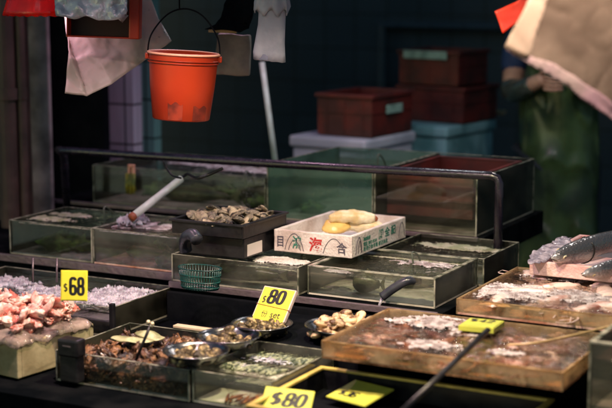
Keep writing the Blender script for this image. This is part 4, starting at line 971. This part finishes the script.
# clear bag edge next to fish
P = [(527, 262), (533, 250), (548, 243), (562, 236), (571, 237), (570, 246), (553, 256), (540, 262)]
o = sheet('ice_bag', [at(p[0], p[1], .875+.0008*(262-p[1])) for p in P], mat('clear_film', (.55, .5, .58), .12, (.30, .28, .36), 40, .8, 60, trans=.4, spec=1), thick=.002, amp=.006, scale=40, seed=4, cuts=5); tag(o, 'crinkled clear bag on the foam tray beside the fish', 'plastic bag')

# ------------------------------------------------------------------ background boxes
def cooler(name, label, c, w, d, h, m, lid, rz=0, group=None):
    T = thing(name, label, 'cooler', c, rz, group)
    bm = bmesh.new(); box(bm, -w, 0, 0, d, 0, h-.05, .01); obj('body', bm, M[m], T)
    bm = bmesh.new(); box(bm, -w-.012, .012, -.012, d+.012, h-.048, h, .012); obj('lid', bm, M[lid], T)
    return T
def crate(name, label, c, w, d, h, m, rz=0, group=None, label_box=None):
    T = thing(name, label, 'crate', c, rz, group); t = .006
    bm = bmesh.new()
    for a in ((-w, 0, 0, t), (-w, 0, d-t, d), (-w, -w+t, t, d-t), (-t, 0, t, d-t)): box(bm, *a, .004, h, 0)
    for k in range(3): x = -w+w*(k+.5)/3; box(bm, x-.004, x+.004, -.003, -.0005, .01, h-.02)
    box(bm, -w+.002, -.002, -.0045, -.0005, h*.55, h*.6); box(bm, .0005, .0045, .002, d-.002, h*.55, h*.6)
    obj('walls', bm, M[m], T)
    bm = bmesh.new(); box(bm, -w+t, -t, t, d-t, 0, .006); obj('base', bm, M[m], T)
    bm = bmesh.new()
    for a in ((-w-.01, .01, -.01, t+.001), (-w-.01, .01, d-t-.001, d+.01), (-w-.01, -w+t+.001, t+.001, d-t-.001), (-t-.001, .01, t+.001, d-t-.001)): box(bm, *a, h-.015, h+.002, .003)
    obj('rim', bm, M[m], T)
    if label_box:
        bm = bmesh.new(); box(bm, *label_box, .002); obj('label', bm, M['mint'], T)
    return T
q = at(364, 140, .985)
cooler('polystyrene_cooler', 'pale lilac cooler with lid under the brown red crate', (q.x, q.y, .56), .34, .40, .425, 'cooler', 'cooler', R(-5), 'coolers behind the stall')
cooler('polystyrene_cooler', 'lower pale cooler standing on the floor under the lilac one', (q.x, q.y, .13), .34, .40, .425, 'cooler', 'cooler', R(-5), 'coolers behind the stall')
bm = bmesh.new(); box(bm, q.x-.5, q.x+.1, q.y, q.y+.45, 0, .126); tag(obj('pallet', bm, M['bench']), 'low dark plinth under the stacked coolers', 'plinth')
crate('fish_crate', 'empty brown red crate with pale label standing on the lilac cooler', (q.x+.03-.02, q.y+.05, .987), .255, .33, .17, 'red', R(-5), 'red crates behind the stall', (.0065, .013, .10, .23, .09, .125))
q2 = at(446, 127, .99)
cooler('polystyrene_cooler', 'teal cooler with raised lid behind the lilac one', (q2.x, q2.y, .56), .32, .42, .43, 'coolert', 'coolert', R(-8), 'coolers behind the stall')
cooler('polystyrene_cooler', 'lower teal cooler under the other teal cooler', (q2.x, q2.y, .13), .32, .42, .425, 'coolert', 'coolert', R(-8), 'coolers behind the stall')
bm = bmesh.new(); box(bm, q2.x-.5, q2.x+.1, q2.y, q2.y+.5, 0, .126); tag(obj('pallet', bm, M['bench']), 'low dark plinth under the teal coolers', 'plinth')
crate('fish_crate', 'lower dark red crate stacked behind on the teal cooler', (q2.x+.03, q2.y+.12, .992), .33, .3, .155, 'red', R(-8), 'red crates behind the stall')
crate('fish_crate', 'topmost dark red crate with mint label strip', (q2.x-.005, q2.y+.14, 1.152), .30, .26, .15, 'red', R(-8), 'red crates behind the stall', (-.27, -.05, -.018, -.0105, .115, .15))
bm = bmesh.new(); rnd = random.Random(3)
p = at(470, 112, 1.0); box(bm, p.x-.02, p.x+.16, p.y, p.y+.06, .992, 1.012, .006); noisy(bm, .008, 30, 2); tag(obj('folded_sack', bm, M['cane']), 'folded tan sack on the teal cooler', 'sack')

# ------------------------------------------------------------------ person
pe = thing('person', 'person in green apron and blue shirt standing behind the stall', 'person', (0, 0, 0))
q = far(560, 150, 6.1); pe.location = (q.x, q.y, 0); pe.rotation_euler = (0, 0, YAW-R(18))
def skin(name, verts, edges, m, parent, sub=2):
    me = bpy.data.meshes.new(name); me.from_pydata([v[0] for v in verts], edges, []); o = bpy.data.objects.new(name, me); C.objects.link(o); o.parent = parent
    me.materials.append(M[m]); md = o.modifiers.new('s', 'SKIN'); md.use_smooth_shade = True
    for i, v in enumerate(verts):
        sv = me.skin_vertices[0].data[i]; sv.radius = v[1] if isinstance(v[1], tuple) else (v[1], v[1]); sv.use_root = (i == 0)
    o.modifiers.new('sub', 'SUBSURF').levels = sub; o.modifiers['sub'].render_levels = sub
    return o
V = [((0, 0, .95), (.155, .11)), ((0, 0, 1.10), (.14, .10)), ((0, -.01, 1.27), (.165, .11)), ((0, 0, 1.41), (.12, .085)), ((0, 0, 1.47), (.055, .055)), ((0, -.01, 1.53), (.06, .065)), ((0, -.02, 1.63), (.078, .095)), ((0, -.01, 1.70), (.05, .06)),
     ((-.19, 0, 1.38), .055), ((-.205, -.04, 1.14), .044), ((-.09, -.21, 1.19), .034), ((-.03, -.235, 1.22), .03),
     ((.19, 0, 1.38), .055), ((.205, -.04, 1.14), .044), ((.12, -.19, 1.17), .034), ((.08, -.22, 1.19), .03),
     ((-.09, 0, .86), .085), ((-.10, -.01, .48), .058), ((-.10, .01, .09), .042), ((-.10, -.13, .04), .035),
     ((.09, 0, .86), .085), ((.10, -.01, .48), .058), ((.10, .01, .09), .042), ((.10, -.13, .04), .035)]
E_ = [(0, 1), (1, 2), (2, 3), (3, 4), (4, 5), (5, 6), (6, 7), (3, 8), (8, 9), (9, 10), (10, 11), (3, 12), (12, 13), (13, 14), (14, 15), (0, 16), (16, 17), (17, 18), (18, 19), (0, 20), (20, 21), (21, 22), (22, 23)]
skin('body', V, E_, 'skin', pe)
# shirt, sleeves, trousers, boots
skin('shirt', [((0, 0, 1.0), (.165, .12)), ((0, 0, 1.12), (.152, .112)), ((0, -.01, 1.27), (.178, .122)), ((0, 0, 1.40), (.135, .095)), ((-.195, 0, 1.38), .066), ((-.205, -.02, 1.2), .058), ((.195, 0, 1.38), .066), ((.205, -.02, 1.2), .058)], [(0, 1), (1, 2), (2, 3), (3, 4), (4, 5), (3, 6), (6, 7)], 'shirt', pe)
skin('trousers', [((0, 0, .97), (.165, .12)), ((-.092, 0, .84), .098), ((-.10, -.01, .48), .075), ((-.10, .0, .3), .07), ((.092, 0, .84), .098), ((.10, -.01, .48), .075), ((.10, .0, .3), .07)], [(0, 1), (1, 2), (2, 3), (0, 4), (4, 5), (5, 6)], 'trouser', pe)
for s in (-1, 1):
    skin('boot', [((s*.10, 0, .36), .075), ((s*.10, .01, .12), .058), ((s*.10, -.05, .05), (.05, .045)), ((s*.10, -.16, .04), (.045, .035))], [(0, 1), (1, 2), (2, 3)], 'boot', pe, 1)
    skin('sleeve_cover', [((s*.205, -.03, 1.19), .056), ((s*.20, -.06, 1.14), .054), ((s*.14, -.16, 1.165), .046), ((s*.08, -.215, 1.195), .040)], [(0, 1), (1, 2), (2, 3)], 'sleeve', pe)
    for k in range(4):
        x = s*.05-s*.01; z = 1.225-.016*k
        skin('finger', [((x, -.243, z), .009), ((x-s*.03, -.262, z-.003), .0085), ((x-s*.052, -.255, z-.006), .0075)], [(0, 1), (1, 2)], 'skin', pe, 1)
    skin('thumb', [((s*.055, -.235, 1.235), .010), ((s*.03, -.262, 1.255), .009), ((s*.01, -.268, 1.26), .008)], [(0, 1), (1, 2)], 'skin', pe, 1)
# head details
bm = bmesh.new(); bmesh.ops.create_icosphere(bm, subdivisions=4, radius=.108, matrix=Matrix.Translation((0, .012, 1.665)) @ Matrix.Diagonal((.88, 1, .95, 1)))
for v in list(bm.verts):
    if v.co.y < -.045 and v.co.z < 1.70 or v.co.z < 1.60: bm.verts.remove(v)
noisy(bm, .004, 60, 1); obj('hair', bm, M['hair'], pe, True)
bm = bmesh.new(); tube(bm, [(0, -.108, 1.635), (0, -.128, 1.612), (0, -.112, 1.603)], [.008, .013, .009], 10); obj('nose', bm, M['skin'], pe, True)
for s in (-1, 1):
    bm = bmesh.new(); bmesh.ops.create_icosphere(bm, subdivisions=2, radius=.011, matrix=Matrix.Translation((s*.030, -.103, 1.642))); obj('eye', bm, M['ink'], pe, True)
    bm = bmesh.new(); bmesh.ops.create_icosphere(bm, subdivisions=2, radius=.026, matrix=Matrix.Translation((s*.083, -.01, 1.62)) @ Matrix.Diagonal((.35, .7, 1.2, 1))); obj('ear', bm, M['skin'], pe, True)
bm = bmesh.new(); tube(bm, [(-.024, -.104, 1.578), (0, -.112, 1.576), (.024, -.104, 1.578)], [.003, .006, .003], 8); obj('mouth', bm, M['meat2'], pe, True)
# apron
bm = bmesh.new(); nx, nz = 40, 60; rows = []
for j in range(nz+1):
    z = .30+(1.34-.30)*j/nz; row = []
    half = 1.35 if z < 1.12 else 1.35-(z-1.12)*3.3
    for i in range(nx+1):
        a = (i/nx*2-1)*half; flare = max(0, 1.0-z)*.07
        rx = .165+flare; ry = .150+flare*.9
        if z < 1.03: bul = .012*math.sin(a*7+z*3)*(1.05-z)*1.6
        else: bul = 0
        p = Vector((math.sin(a)*(rx+bul), -math.cos(a)*(ry+bul), z)); p += noise.noise_vector(Vector((a*2, z*5, 1)))*.014+Vector((0, -1, 0))*(max(0, 1-abs(noise.noise(Vector((a*1.6+z*2, z*3.5, 7))))*4)**2*.016)
        row.append(bm.verts.new(p))
    rows.append(row)
for j in range(nz):
    for i in range(nx): bm.faces.new((rows[j][i], rows[j][i+1], rows[j+1][i+1], rows[j+1][i]))
o = obj('apron', bm, M['apron'], pe, True); o.modifiers.new('t', 'SOLIDIFY').thickness = .003
